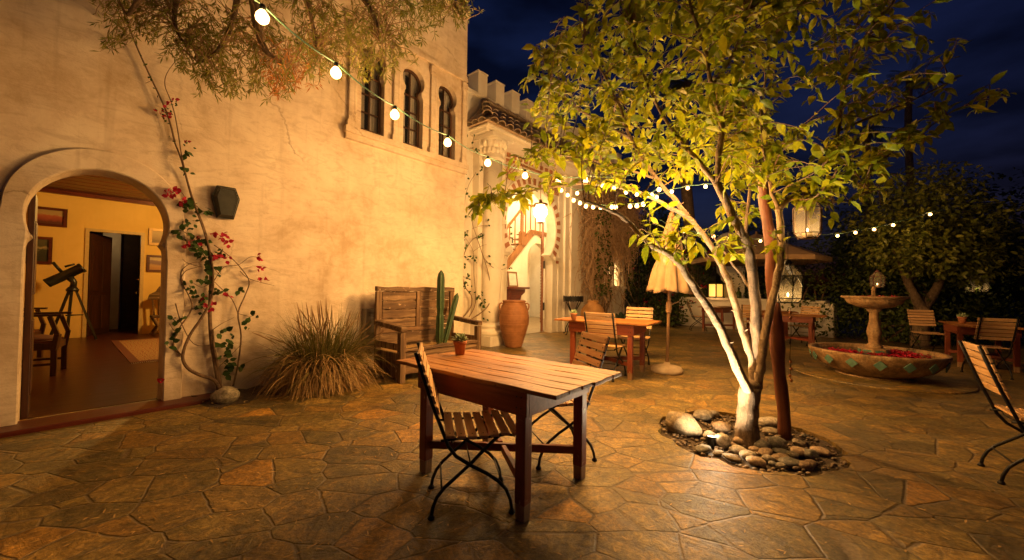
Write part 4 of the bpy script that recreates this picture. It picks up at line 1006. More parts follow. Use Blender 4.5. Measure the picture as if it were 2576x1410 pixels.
# ------------------------------------------------------------ lamps and hanging things
def light(name, kind, loc, power, col=WARM, rad=.05, parent=None, **kw):
    l = bpy.data.lights.new(name, kind); l.energy = power; l.color = col
    if kind == 'POINT': l.shadow_soft_size = rad
    if kind == 'SPOT': l.shadow_soft_size = rad; l.spot_size = kw['size']; l.spot_blend = kw.get('blend', .4)
    o = bpy.data.objects.new(name, l); COL.objects.link(o); o.location = loc
    if 'aim' in kw: o.rotation_euler = (Vector(kw['aim']) - Vector(loc)).to_track_quat('-Z', 'Y').to_euler()
    if parent is not None:
        o.parent = parent; o.location = Vector(loc) - parent.location
        if 'aim' in kw: o.rotation_euler = (Vector(kw['aim']) - Vector(loc)).to_track_quat('-Z', 'Y').to_euler()
    return o
E_BULB = emit('lit_bulb', (1.0, .51, .165), 200)
E_FAIRY = emit('lit_small_bulb', (1.0, .52, .16), 2100)
E_FAR = emit('lit_far_bulb', (1.0, .50, .15), 330)
M_CORD = simple('green_cord', (.05, .12, .08), (.08, .18, .12), 30, .5, .1)
def sphere_mesh(name, r, mat, neck=True):
    m = MB(); m.lathe([(.001, -r), (r * .5, -r * .87), (r * .87, -r * .5), (r, 0), (r * .9, r * .45), (r * .62, r * .85), (r * .42, r * 1.15)], 14)
    return m
def string(name, label, bulbs, rb, emat, extra_ends, cordr, cap_r, cap_h, sag=.03):
    t = thing(name, label, 'string lights', tuple(bulbs[0]))
    o = Vector(bulbs[0])
    pts = [Vector(p) for p in ([extra_ends[0]] if extra_ends[0] is not None else []) + list(bulbs) + ([extra_ends[1]] if extra_ends[1] is not None else [])]
    path = []; dz = Vector((0, 0, cap_h + rb * 1.15))
    for a, b in zip(pts, pts[1:]):
        for k in range(6):
            u = k / 6; p = a.lerp(b, u); path.append(p + dz - Vector((0, 0, sag * 4 * u * (1 - u))))
    path.append(pts[-1] + dz)
    m = MB(); m.tube([p - o for p in path], cordr, 6); m.build('cord', M_CORD, t)
    bm_ = sphere_mesh('bulb', rb, emat); so = MB(); so.lathe([(cap_r * .9, rb * .95), (cap_r, rb * 1.05), (cap_r, rb * 1.05 + cap_h), (cap_r * .6, rb * 1.1 + cap_h + .006)], 10)
    b0 = s0 = None
    for p in bulbs:
        if b0 is None:
            b0 = b = bm_.build('bulb', emat, t); s0 = s_ = so.build('socket', M_BLACK, b)
        else:
            b = b0.copy(); COL.objects.link(b); s_ = s0.copy(); COL.objects.link(s_); s_.parent = b
        b.parent = t; b.location = Vector(p) - o
    return t
FB = [D(660, 45, 2.45), D(845, 185, 2.95), D(993, 290, 3.5), D(1126, 360, 4.1), D(1227, 411, 4.7), D(1321, 443, 5.1), D(1405, 457, 5.2), D(1475, 457, 5.1)]
pre = [FB[0] + (FB[0] - FB[1]) * k * 1.35 + Vector((0, 0, .03 * k)) for k in (2, 1)]
string('festoon_lights', 'string of big round warm bulbs on a green cord running along the house wall', FB, .040, E_BULB, (pre[0] + Vector((-1, -1, .3)), D(1600, 455, 4.6)), .006, .018, .035)
fa = [(1412, 480), (1428, 492), (1443, 505), (1459, 512), (1474, 520), (1492, 522), (1511, 523), (1539, 522), (1549, 522), (1585, 520), (1602, 519), (1618, 515), (1640, 492), (1658, 478)]
string('fairy_lights', 'drooping string of tiny lights hung between the portal and the tree', [D(x, y, lerp(5.7, 4.8, i / 13)) for i, (x, y) in enumerate(fa)], .025, E_FAIRY, (D(1405, 470, 5.7), D(1660, 480, 4.7)), .003, .008, .012, .01)
fa2 = [(1452, 487), (1480, 478), (1516, 468), (1545, 474), (1575, 485), (1602, 490), (1630, 492), (1652, 497), (1690, 483), (1730, 474), (1775, 470)]
string('fairy_lights', 'upper string of tiny lights crossing the left branches of the tree', [D(x, y, 3.5) for x, y in fa2], .0155, E_FAIRY, (D(1420, 470, 3.6), D(1830, 470, 3.5)), .003, .008, .012, .01)
fa3 = [(1720, 583), (1757, 590), (1795, 596), (1833, 602), (1874, 604), (1913, 607), (2107, 594), (2152, 586), (2199, 578), (2247, 567), (2340, 540)]
string('fairy_lights', 'long far string of small lights between the tree and the right hand trees', [D(x, y, 8.0) for x, y in fa3], .028, E_FAR, (D(1660, 560, 7.9), D(2420, 520, 8.3)), .005, .014, .02, .02)
# ---- wall lantern
wl = thing('wall_lantern', 'unlit dark six sided metal lantern on the house wall right of the flowering vine', 'wall lantern', hw(.339, -.005, 2.03), HANG)
M_LANT = simple('lantern_metal', (.006, .007, .005), (.018, .019, .012), 20, .4, .1, .3)
P6 = [(-.075, 0), (.075, 0), (.128, .235), (.085, .355), (-.085, .355), (-.128, .235)]
m = MB(); fr = [(x * .72 , lerp(.17, z, .80)) for x, z in P6]
vs = [(x, 0, z) for x, z in P6] + [(x, -.05, z) for x, z in P6] + [(x, -.13, z) for x, z in fr]
m.add(vs, [(i, 6 + i, 6 + (i+1) % 6, (i+1) % 6)[::-1] for i in range(6)] + [(6+i, 12+i, 12+(i+1) % 6, 6+(i+1) % 6)[::-1] for i in range(6)] + [tuple(range(12, 18))]); m.build('body', M_LANT, wl)
m = MB()
for i in range(6):
    a, b = P6[i], P6[(i+1) % 6]; m.bar((a[0], -.05, a[1]), (b[0], -.05, b[1]), .014, .014); m.bar((a[0], -.05, a[1]), (fr[i][0], -.13, fr[i][1]), .012, .012); m.bar((fr[i][0], -.13, fr[i][1]), (fr[(i+1) % 6][0], -.13, fr[(i+1) % 6][1]), .012, .012)
m.bar((-.10, -.09, .27), (.10, -.09, .27), .012, .014); m.bar((-.09, -.10, .30), (.09, -.10, .30), .012, .014)
m.build('rim', M_LANT, wl)
# ---- wooden post
pb_ = G(1975, 1094); ptop = D(1920, 430, 3.62)
po = thing('wooden_post', 'dark red brown rough timber post rising out of the tree ring', 'post', (pb_.x, pb_.y, 0))
a, b = Vector((0, 0, -.05)), ptop - Vector((pb_.x, pb_.y, 0)); m = MB(); q = random.Random(2); pts = []; rr = []
for i in range(22):
    u = i / 21; pts.append(a.lerp(b, u) + Vector((.010 * math.sin(i * .9), .01 * math.cos(i * .7), 0))); rr.append(.052 - .006 * u + .012 * math.exp(-((u - .36) / .05) ** 2) + .003 * math.sin(i * 2.1))
m.tube(pts, rr, 12); m.build('post', wood('post_wood', (.05, .014, .006), (.11, .030, .011), (.17, .055, .02), 2, .5, .6, .7), po)
# ---- hanging lanterns
def lantern(name, label, loc, r, h, n, hang, hot, mat, pat=True, glow=(1, .62, .25), gstr=6, cup=.25):
    t = thing(name, label, 'lantern', loc, rnd(0, .8), 'candle lanterns hanging in the garden')
    z0, z1, z2, z3 = 0, h * .10, h * .62, h * .90
    m = MB()
    for k in range(n):
        a_ = 2 * PI * k / n + PI / n; a2 = a_ + 2 * PI / n
        def pp(rad, z, an): return (rad * math.cos(an), rad * math.sin(an), z)
        m.bar(pp(r * .94, z1, a_), pp(r, z2, a_), r * .07, r * .07); m.bar(pp(r, z2, a_), pp(r * .28, z3, a_), r * .06, r * .06)
        m.bar(pp(r * .94, z1, a_), pp(r * .94, z1, a2), r * .06, r * .06); m.bar(pp(r, z2, a_), pp(r, z2, a2), r * .08, r * .06)
        m.bar(pp(r * .70, z0, a_), pp(r * .94, z1, a_), r * .06, r * .06)
        if pat:                                                   # fretted arches over each pane
            for s_ in range(9):
                u0, u1 = s_ / 9, (s_ + 1) / 9
                def arch(u): return z2 - h * .05 - h * .20 * abs(2 * u - 1) ** 1.5
                A_, B_ = Vector(pp(r * .97, 0, a_)).lerp(Vector(pp(r * .97, 0, a2)), u0), Vector(pp(r * .97, 0, a_)).lerp(Vector(pp(r * .97, 0, a2)), u1)
                A_.z, B_.z = arch(u0), arch(u1); A2, B2 = A_.copy(), B_.copy(); A2.z = B2.z = z2
                m.bar(A_, B_, r * .05, r * .05)
                m.bar(A_, B2, r * .03, r * .03); m.bar(A2, B_, r * .03, r * .03)
    m.lathe([(r * .70, z0 - .004), (r * .70, z0 + .006), (.001, z0 + .007)], n, a0=PI / n, smooth=False)
    m.lathe([(r * .30, z3 - .01), (r * .26, z3 + .015), (r * .10, h), (.001, h + .005)], n, a0=PI / n, smooth=False)
    m.build('frame', mat, t)
    m = MB(); m.lathe([(r * .68, z0 + .004), (r * .92, z1), (r * .97, z2), (r * .27, z3)], n, a0=PI / n, smooth=False, cap=False); m.build('glass', M_LGLASS, t)
    m = MB(); m.lathe([(r * cup, .01), (r * cup, .045), (r * cup * .6, .05), (.001, .05)], 14); cd = m.build('candle', M_WAX, t)
    m = MB(); m.ball((0, 0, .068), (.008, .008, .018), 8, 6); m.build('flame', emit('flame_' + name, (1, .6, .22), hot), cd)
    if hang:
        m = MB(); m.tube([(0, 0, h), (0, 0, h + hang)], .0018, 5); m.tube([(r * .12 * math.cos(k * .7), 0, h + .01 + r * .12 * math.sin(k * .7)) for k in range(10)], .002, 5); m.build('wire', M_BLACK, t)
    return t
M_LGLASS = NT('seeded_glass'); _n = M_LGLASS.noise(M_LGLASS.tc.outputs['Object'], 60, 3); M_LGLASS.set((.75, .68, .55), .25, M_LGLASS.bump(_n.outputs[0], .4, .004))
_tr = M_LGLASS.n('ShaderNodeBsdfTransparent'); _tl = M_LGLASS.n('ShaderNodeBsdfTranslucent'); _tl.inputs[0].default_value = (.8, .7, .5, 1)
_m1 = M_LGLASS.n('ShaderNodeMixShader'); _m1.inputs[0].default_value = .35; M_LGLASS.L(M_LGLASS.bs.outputs[0], _m1.inputs[1]); M_LGLASS.L(_tl.outputs[0], _m1.inputs[2])
_m2 = M_LGLASS.n('ShaderNodeMixShader'); _m2.inputs[0].default_value = .88; M_LGLASS.L(_m1.outputs[0], _m2.inputs[1]); M_LGLASS.L(_tr.outputs[0], _m2.inputs[2]); M_LGLASS.L(_m2.outputs[0], M_LGLASS.out.inputs[0]); M_LGLASS = M_LGLASS.m
M_WAX = simple('candle_wax', (.70, .62, .45), (.78, .70, .52), 9, .5, 0)
lp = D(1982, 762, 3.36); lantern('hanging_lantern', 'small six sided fretted glass lantern with a candle hanging beside the wooden post', lp, .105, .37, 6, .25, 420, M_LANT)
lp2 = D(2031, 600, 3.30); lb = lantern('hanging_lantern', 'larger rusty glass lantern with a bright candle hanging high from the right branch', lp2, .108, .40, 6, .22, 700, simple('rusty_metal', (.05, .022, .010), (.11, .05, .02), 25, .6, .3), False, cup=.35)
lantern('hanging_lantern', 'dim reddish lantern hanging above the fountain basin', D(2207, 724, 7.6), .11, .34, 6, .6, 30, simple('red_metal', (.06, .012, .006), (.10, .02, .01), 25, .6, .2), False)
lantern('hanging_lantern', 'far glowing lantern in the bushes at the right edge', D(2458, 735, 9.6), .20, .50, 6, .7, 500, M_LANT, False)
# lantern standing on the low wall, with yellow panes
r0 = ray(1798, 750); den = r0.x * lwd.y - r0.y * lwd.x; t_ = (lw0.x * lwd.y - lw0.y * lwd.x) / den
gl = thing('table_lantern', 'square dark metal lantern with glowing yellow panes on top of the low wall', 'lantern', (r0.x * t_ + .1, r0.y * t_ + .13, 1.03), R_(20))
m = MB(); 
for x in (-.16, .16):
    for y in (-.16, .16): m.box((x, y, .25), (.03, .03, .46))
m.box((0, 0, .02), (.40, .40, .04)); m.box((0, 0, .49), (.40, .40, .035)); m.lathe([(.27, .50), (.20, .58), (.16, .60), (.15, .72), (.08, .82), (.03, .86), (.02, .95), (.001, .97)], 4, a0=PI / 4, smooth=False)
m.build('frame', M_LANT, gl)
m = MB(); m.box((0, 0, .25), (.29, .29, .42)); m.build('pane', emit('yellow_pane', (1.0, .48, .05), 1.3), gl)
light('lantern_light', 'POINT', gl.location + Vector((-.25, -.35, .15)), 4, WARM, .08, None)
# ---- portal lamp
M_LBR = simple('lamp_brass', (.16, .09, .03), (.24, .14, .05), 20, .4, .1, .8)
pl_ = hw(7.40, .72, 3.02); pt_ = thing('portal_lamp', 'glowing white glass lantern hanging on a chain in front of the arched portal', 'hanging lamp', pl_)
m = MB(); m.lathe([(.08, .0), (.10, .02), (.10, .10), (.14, .14), (.185, .22), (.19, .30), (.16, .38), (.11, .44), (.12, .46)], 24); m.build('glass', emit('lamp_glass', (1.0, .60, .26), 65), pt_)
m = MB(); m.lathe([(.20, .455), (.17, .49), (.05, .52), (.03, .60), (.001, .61)], 20); m.build('cap', M_LBR, pt_); m = MB(); m.lathe([(.085, -.03), (.09, .0), (.05, .01)], 20); m.build('finial', M_LBR, pt_); m = MB(); m.tube([(0, 0, .6), (0, 0, 1.72)], .009, 6); m.build('chain', M_LBR, pt_)
for k in range(14):
    a_ = k * 2 * PI / 14; m = MB()
    m.ball((.190 * math.cos(a_), .190 * math.sin(a_), .27), (.014, .014, .022), 6, 4); m.build('ornament', M_BRICK, pt_)
# ---- spotlight in the tree ring
uq = G(1790, 1116); up = thing('ground_spotlight', 'small black spotlight glaring among the stones of the tree ring', 'spotlight', (uq.x, uq.y, -.04))
mm = Matrix.Translation((0, 0, .05)) @ Matrix.Rotation(R_(2), 4, 'Y') @ Matrix.Rotation(R_(-6), 4, 'X')
m = MB(); m.lathe([(.025, -.055), (.034, -.04), (.036, .035), (.041, .04), (.041, .05), (.035, .05), (.034, .038)], 18, m=mm); m.tube([(0, 0, -.02), (0, 0, .02)], .008, 6); m.build('housing', M_BLACK, up)
m = MB(); m.lathe([(.033, .044), (.02, .046), (.001, .047)], 16, m=mm); m.build('lens', emit('spot_lens', (1, .76, .46), 5000), up)
# ---- cord with beads hanging down the post
ck = thing('bead_cord', 'thin cord with small ornaments hanging down along the wooden post', 'cord', D(1989, 775, 3.36))
m = MB(); m.tube([(0, 0, 0), (.004, 0, -.2), (-.006, 0, -.42), (0, 0, -.62)], .0022, 5); m.build('cord', M_BLACK, ck)
for z in (-.04, -.09, -.46, -.52, -.58, -.62):
    m = MB(); m.ball((rnd(-.006, .006), 0, z), (.012, .010, .015), 8, 6); m.build('bead', M_TERRA, ck)

# ------------------------------------------------------------ things inside the room
def inside(name, label, cat, s, d, z=.006, rz=0.0, group=None): return thing(name, label, cat, hw(s, d, z), HANG + rz, group)
te = inside('telescope', 'black reflector telescope on a tripod in the room behind the arch', 'telescope', -.70, 7.0)
M_TEL = simple('telescope_black', (.010, .010, .010), (.022, .02, .018), 12, .35, .05)
ax0, ax1 = Vector((-.36, 0, 1.22)), Vector((.14, 0, 1.58)); dv = (ax1 - ax0).normalized()
m = MB(); m.tube([ax0, ax0 + dv * .02, ax0 + dv * .04, ax1 - dv * .05, ax1 - dv * .045, ax1], [.085, .10, .093, .093, .105, .105], 20); m.build('tube', M_TEL, te)
m = MB(); m.tube([ax0 + dv * .25 + Vector((.0, 0, .10)), ax0 + dv * .25 + Vector((-.13, 0, .30))], .028, 10); m.tube([Vector((-.12, -.02, 1.58)), Vector((.02, -.02, 1.64))], .022, 10); m.build('eyepiece', M_TEL, te)
m = MB(); m.tube([(0, 0, 1.12), (.02, 0, 1.25), (-.06, 0, 1.38)], [.06, .05, .07], 10); m.lathe([(.09, 1.06), (.10, 1.10), (.06, 1.16)], 14); m.build('mount', M_TEL, te)
for k in range(3):
    a_ = R_(-100 + 120 * k); m = MB(); m.bar((.05 * math.cos(a_), .05 * math.sin(a_), 1.1), (.40 * math.cos(a_), .40 * math.sin(a_), 0.005), .045, .03); m.build('leg', M_TEL, te)
m = MB(); m.lathe([(.17, .55), (.17, .57), (.001, .575)], 3); m.build('spreader', M_TEL, te)
def armchair(label, s, d, rz):
    c = inside('armchair', label, 'armchair', s, d, .006, rz, 'wooden armchairs in the room')
    for x in (-.28, .28):
        m = MB(); m.bar((x, -.27, 0), (x, -.27, .36), .055, .05); m.bar((x, -.27, .34), (x * 1.02, -.30, .56), .07, .05); m.bar((x * 1.02, -.30, .54), (x, -.22, .80), .045, .045); m.build('leg', M_DARKWOOD, c)
        m = MB(); m.bar((x, .27, 0), (x, .25, .45), .05, .05); m.bar((x, .25, .45), (x, .36, .93), .045, .045); m.build('leg', M_DARKWOOD, c)
        m = MB(); m.box((x, -.0, .815), (.065, .66, .03)); m.build('armrest', M_DARKWOOD, c, bevel=.006)
        m = MB(); m.box((x, 0, .40), (.035, .5, .09)); m.box((x, 0, .16), (.025, .5, .03)); m.build('rail', M_DARKWOOD, c)
    m = MB(); m.box((0, -.27, .40), (.56, .035, .09)); m.build('front_rail', M_DARKWOOD, c)
    m = MB(); m.box((0, .36, .90), (.56, .03, .09)); m.build('top_rail', M_DARKWOOD, c)
    m = MB(); m.box((0, .31, .62), (.56, .025, .05)); m.build('back_slat', M_DARKWOOD, c)
    m = MB(); m.box((0, 0, .455), (.52, .52, .03)); m.ball((0, 0, .48), (.27, .27, .06), 16, 6); m.build('cushion', simple('cushion_red', (.10, .03, .015), (.16, .05, .022), 14, .8, .1), c)
armchair('dark wooden armchair seen from its side just inside the arch, nearest', -1.13, 2.95, R_(80))
armchair('second dark wooden armchair behind the nearest one inside the arch', -1.42, 4.6, R_(70))
rg = inside('rug', 'pale patterned rug with a dark border on the plank floor', 'rug', .62, 4.8)
def rugm():
    t = NT('rug_weave'); sx = t.n('ShaderNodeSeparateXYZ'); t.L(t.tc.outputs['Object'], sx.inputs[0])
    ex = t.math('SUBTRACT', .74, t.math('ABSOLUTE', sx.outputs[0])); ey = t.math('SUBTRACT', 1.72, t.math('ABSOLUTE', sx.outputs[1])); e = t.math('MINIMUM', ex, ey)
    w_ = t.n('ShaderNodeTexWave'); t.L(t.tc.outputs['Object'], w_.inputs[0]); w_.inputs['Scale'].default_value = 5; w_.inputs['Distortion'].default_value = 9; w_.inputs['Detail'].default_value = 3
    c_ = t.ramp(w_.outputs[0], [(.2, (.24, .14, .055)), (.6, (.36, .23, .10)), (.9, (.20, .07, .03))])
    c_ = t.mix(t.ramp(e, [(.10, (1, 1, 1)), (.105, (0, 0, 0))]), c_, (.10, .025, .014))
    return t.set(c_, .95)
m = MB(); m.box((0, 0, .006), (1.5, 3.5, .010)); m.build('weave', rugm(), rg)
m = MB()
for k in range(60): m.box((-.74 + k * .025, -1.77, .004), (.008, .05, .004))
m.build('fringe', M_CURT, rg)
cc = inside('carved_chair', 'small old chair with a rounded carved back against the far room wall', 'chair', .80, 7.35)
m = MB(); m.prism([(-.27, .86)] + [(.27, .86), (.24, .98), (.12, 1.06), (.06, 1.18), (-.06, 1.18), (-.12, 1.06), (-.24, .98)], .10, .15); m.build('crest', M_OLD, cc, bevel=.01)
for x in (-.18, -.06, .06, .18): m = MB(); m.bar((x * .8, .10, .46), (x, .12, .88), .04, .03); m.build('spindle', M_OLDV, cc)
m = MB(); m.box((0, -.08, .45), (.44, .42, .05)); m.build('seat', M_OLD, cc, bevel=.01)
for sx in (-1, 1):
    for y in (-.26, .10): m = MB(); m.tube([(sx * .20, y, .005), (sx * .08, y, .22), (sx * .19, y, .43)], [.03, .035, .03], 8); m.build('leg', M_OLDV, cc)
def painting(label, s0, s1, z0, z1, cols, fw=.055, gold=False):
    w, h = s1 - s0, z1 - z0
    p = thing('framed_painting', label, 'painting', hw((s0 + s1) / 2, 7.80, (z0 + z1) / 2), HANG, 'paintings on the room wall')
    m = MB(); m.prism([(-w/2, -h/2), (w/2, -h/2), (w/2, h/2), (-w/2, h/2)], -.045, -.003, [[(-w/2+fw, -h/2+fw), (w/2-fw, -h/2+fw), (w/2-fw, h/2-fw), (-w/2+fw, h/2-fw)]]); m.build('frame', simple('gilt', (.28, .15, .04), (.40, .23, .07), 15, .4, .2, .3) if gold else M_DARKWOODX, p, bevel=.01)
    t = NT('canvas_' + label[:12]); o = t.tc.outputs['Object']; sx = t.n('ShaderNodeSeparateXYZ'); t.L(o, sx.inputs[0])
    nz = t.noise(o, 5, 5, .6, .3); nz2 = t.noise(t.mapping((6, 1, 30)), 1, 4)
    zz = t.math('ADD', t.math('ADD', t.math('MULTIPLY', sx.outputs[2], 1 / h), .5), t.math('MULTIPLY', t.math('SUBTRACT', nz.outputs[0], .5), .45))
    c_ = t.ramp(zz, cols); c_ = t.mix(t.math('MULTIPLY', nz2.outputs[0], .25), c_, (.10, .05, .03)); t.set(c_, .5)
    m = MB(); m.box((0, -.012, 0), (w - 2 * fw, .012, h - 2 * fw)); m.build('canvas', t.m, p)
painting('framed painting of red desert hills on the room wall, upper left', -1.336, -.80, 2.48, 2.89, [(.25, (.10, .02, .015)), (.4, (.30, .05, .03)), (.55, (.42, .10, .05)), (.62, (.45, .30, .14)), (.9, (.40, .28, .14))])
painting('framed painting of a dark shore with a pale wave, lower left on the room wall', -1.42, -1.0, 1.65, 2.24, [(.3, (.015, .02, .015)), (.5, (.03, .035, .02)), (.58, (.35, .28, .15)), (.66, (.06, .06, .03)), (.9, (.10, .09, .05))])
painting('small gilt framed painting, upper one right of the inner doorway', .55, 1.02, 2.22, 2.64, [(.3, (.20, .12, .05)), (.5, (.40, .26, .12)), (.7, (.5, .36, .18))], .06, True)
painting('small framed painting of a purple hill, lower one right of the inner doorway', .53, 1.02, 1.55, 1.97, [(.25, (.42, .20, .06)), (.4, (.5, .28, .10)), (.5, (.20, .11, .13)), (.64, (.28, .17, .18)), (.68, (.55, .42, .26)), (1, (.5, .38, .22))], .05)
# console, framed picture in the hall
cs = inside('console_table', 'dark carved console shelf in the hall behind the big jar', 'console table', 9.86, 3.72)
m = MB(); m.box((0, 0, 1.26), (1.35, .42, .07)); m.build('top', M_DARKWOODX, cs, bevel=.01)
m = MB(); m.prism([(.52, 1.22), (.50, 1.10), (.30, .98), (.22, .75), (.18, .3), (.18, 0), (-.3, 0), (-.3, 1.22)], -.12, .12); m.build('bracket', M_DARKWOODX, cs, bevel=.02)
fp = inside('framed_picture', 'small framed picture leaning on the console in the hall', 'picture', 9.95, 3.82, 1.305)
m = MB(); tl = Matrix.Rotation(R_(-8), 4, 'X'); m.prism([(-.26, 0), (.26, 0), (.26, .56), (-.26, .56)], -.02, .01, [[(-.21, .05), (.21, .05), (.21, .51), (-.21, .51)]], m=tl); m.build('frame', M_STAIR, fp)
m = MB(); m.box((0, 0, .28), (.42, .01, .46), 0, tl); m.build('print', simple('pale_print', (.42, .48, .40), (.66, .66, .55), 5, .5, 0), fp)
wp = thing('framed_picture', 'dark framed picture on the upper hall wall above the stairs', 'picture', hw(Wp(1281, 629, 5.5)[0], 5.54, Wp(1281, 629, 5.5)[1]), HANG)
m = MB(); m.prism([(-.25, -.55), (.25, -.55), (.25, .55), (-.25, .55)], -.03, .0, [[(-.2, -.5), (.2, -.5), (.2, .5), (-.2, .5)]]); m.build('frame', M_BLACK, wp)
m = MB(); m.box((0, -.008, 0), (.4, .01, 1.0)); m.build('print', simple('cream_print', (.66, .58, .42), (.74, .66, .5), 5, .5, 0), wp)
# ------------------------------------------------------------ vegetation
def bark(name, c1, c2, c3):
    t = NT(name); o = t.tc.outputs['Object']; a = t.noise(t.mapping((26, 26, 6)), 1, 8, .7, .8); b = t.noise(o, 9, 6, .7, .5); c = t.noise(o, 34, 5, .7)
    k = t.ramp(a.outputs[0], [(.34, c1), (.5, c2), (.66, c3)]); k = t.mix(t.math('MULTIPLY', t.ramp(b.outputs[0], [(.36, (1, 1, 1)), (.46, (0, 0, 0))]), .75), k, tuple(v * .5 for v in c1)); k = t.mix(t.math('MULTIPLY', t.ramp(c.outputs[0], [(.36, (1, 1, 1)), (.46, (0, 0, 0))]), .6), k, c1)
    return t.set(k, .8, t.bump(t.math('ADD', a.outputs[0], b.outputs[0]), .9, .014))
M_BARK = bark('bark', (.07, .042, .022), (.15, .098, .055), (.25, .17, .10))
M_BARK_LIT = bark('lit_bark', (.16, .105, .06), (.32, .23, .14), (.44, .33, .21))  # lighter copy of the bark: the uplight on these limbs painted in
M_TWIG = simple('twig', (.09, .05, .022), (.17, .10, .05), 20, .8, .2)
M_LEAF = leafmat('yellow_green_leaf', (.045, .085, .004), (.17, .22, .006), (.36, .33, .012), .46, .45)
M_OLIVE = leafmat('olive_leaf', (.10, .13, .020), (.19, .20, .034), (.34, .30, .07), .45, .3)
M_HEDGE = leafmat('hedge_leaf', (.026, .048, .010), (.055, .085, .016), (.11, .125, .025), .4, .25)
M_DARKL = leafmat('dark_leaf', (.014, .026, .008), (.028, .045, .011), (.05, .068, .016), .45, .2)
M_VINEL = leafmat('vine_leaf', (.020, .045, .012), (.042, .085, .020), (.075, .125, .03), .45, .2)
M_DRY = leafmat('dry_vine', (.24, .13, .06), (.42, .26, .13), (.54, .36, .19), .8, .15)
M_MAG = leafmat('magenta_bract', (.26, .006, .02), (.42, .012, .04), (.55, .03, .07), .5, .3)
Q = random.Random(21)
def smooth_path(pts, n=5):
    P_ = [Vector(p) for p in pts]; o = []
    for i in range(len(P_) - 1):
        p0 = P_[max(i-1, 0)]; p1 = P_[i]; p2 = P_[i+1]; p3 = P_[min(i+2, len(P_)-1)]
        for k in range(n):
            t = k / n
            o.append(.5 * ((2*p1) + (-p0+p2)*t + (2*p0-5*p1+4*p2-p3)*t*t + (-p0+3*p1-3*p2+p3)*t**3))
    return o + [P_[-1]]
def radii(n, a, b, k=1.0): return [lerp(a, b, (i / (n - 1)) ** k) for i in range(n)]
# ---- the forked tree in the stone ring
TB = Vector((2.03, 3.36, 0)); tree = thing('courtyard_tree', 'leafy tree with forking limbs growing out of the stone ring, lit from below', 'tree', TB)
def T(px, Y): return D(px[0], px[1], Y) - TB
limbs = []
def limb(pix, r0, r1, mat=M_BARK, name='limb', keep=True):
    pts = smooth_path([T((x, y), Y) for x, y, Y in pix], 4); rr = radii(len(pts), r0, r1)
    m = MB(); pp_ = [p + Vector((.004 * math.sin(i * 1.7), .004 * math.cos(i * 2.1), 0)) for i, p in enumerate(pts)]; m.tube(pp_, [r * (1 + .05 * math.sin(i * 2.3)) for i, r in enumerate(rr)], 10)
    for i in range(3, len(pts) - 2, 3):                          # pruned spurs
        if rr[i] > .016 and Q.random() < .8:
            d = Vector((Q.gauss(0, 1), Q.gauss(0, 1), .6)).normalized(); p = pts[i]; m.tube([p, p + d * (rr[i] + .012), p + d * (rr[i] + Q.uniform(.02, .05))], [.006, .005, .003], 5)
    m.build(name, mat, tree)
    if keep: limbs.append(pts)
    return pts
tp = smooth_path([(0, 0, -.04), (-.01, 0, .12), (.0, 0, .28), (.015, 0, .46)], 4)
m = MB(); m.tube(tp, [lerp(.112, .082, min(1, i / 5)) + .004 * math.sin(i * 2) for i in range(len(tp))], 16)
m.ball((.02, .0, .46), (.085, .075, .06), 12, 8); m.build('trunk', M_BARK, tree)
limb([(1884, 990, 3.33), (1846, 905, 3.28), (1813, 828, 3.24), (1779, 771, 3.2), (1741, 714, 3.17), (1707, 662, 3.14), (1673, 634, 3.12), (1642, 620, 3.1), (1608, 588, 3.08), (1570, 550, 3.05), (1532, 529, 3.03), (1470, 505, 3.0)], .040, .012, M_BARK_LIT)
limb([(1896, 985, 3.38), (1894, 911, 3.42), (1874, 851, 3.46), (1855, 786, 3.5), (1833, 710, 3.55), (1810, 660, 3.6), (1791, 622, 3.62), (1760, 580, 3.64), (1730, 546, 3.65), (1684, 523, 3.62), (1638, 497, 3.55), (1570, 474, 3.6), (1480, 462, 3.85), (1400, 470, 4.1), (1330, 482, 4.3), (1250, 502, 4.45), (1205, 522, 4.5)], .036, .006, M_BARK_LIT)
limb([(1730, 546, 3.65), (1700, 505, 3.68), (1653, 452, 3.7), (1586, 349, 3.75), (1560, 270, 3.8), (1520, 190, 3.8), (1470, 110, 3.8)], .024, .006)
limb([(1902, 975, 3.42), (1903, 880, 3.42), (1901, 770, 3.4), (1893, 695, 3.38), (1886, 645, 3.36), (1871, 599, 3.33), (1848, 554, 3.3), (1817, 489, 3.27), (1802, 462, 3.25)], .046, .030)
limb([(1802, 462, 3.25), (1812, 360, 3.2), (1817, 298, 3.15), (1797, 247, 3.1), (1789, 216, 3.08), (1775, 130, 3.0), (1745, 40, 2.95), (1720, -60, 2.9)], .026, .008)
limb([(1789, 216, 3.08), (1822, 175, 3.1), (1850, 120, 3.15), (1880, 30, 3.2)], .015, .006)
limb([(1802, 462, 3.25), (1760, 410, 3.3), (1705, 345, 3.4), (1650, 260, 3.45), (1610, 160, 3.5), (1590, 60, 3.5)], .024, .006)
limb([(1903, 985, 3.36), (1913, 930, 3.34), (1917, 890, 3.33), (1929, 816, 3.32), (1951, 721, 3.32), (1962, 660, 3.33), (1966, 599, 3.35), (1958, 527, 3.38)], .036, .026, M_BARK_LIT)
limb([(1958, 527, 3.38), (1996, 493, 3.4), (2053, 459, 3.42), (2085, 400, 3.45), (2108, 330, 3.5), (2126, 210, 3.5), (2165, 110, 3.55), (2240, 15, 3.6), (2300, -70, 3.6)], .024, .007)
limb([(1958, 527, 3.38), (1938, 470, 3.42), (1925, 400, 3.5), (1915, 300, 3.6), (1930, 180, 3.7), (1960, 60, 3.75)], .018, .006)
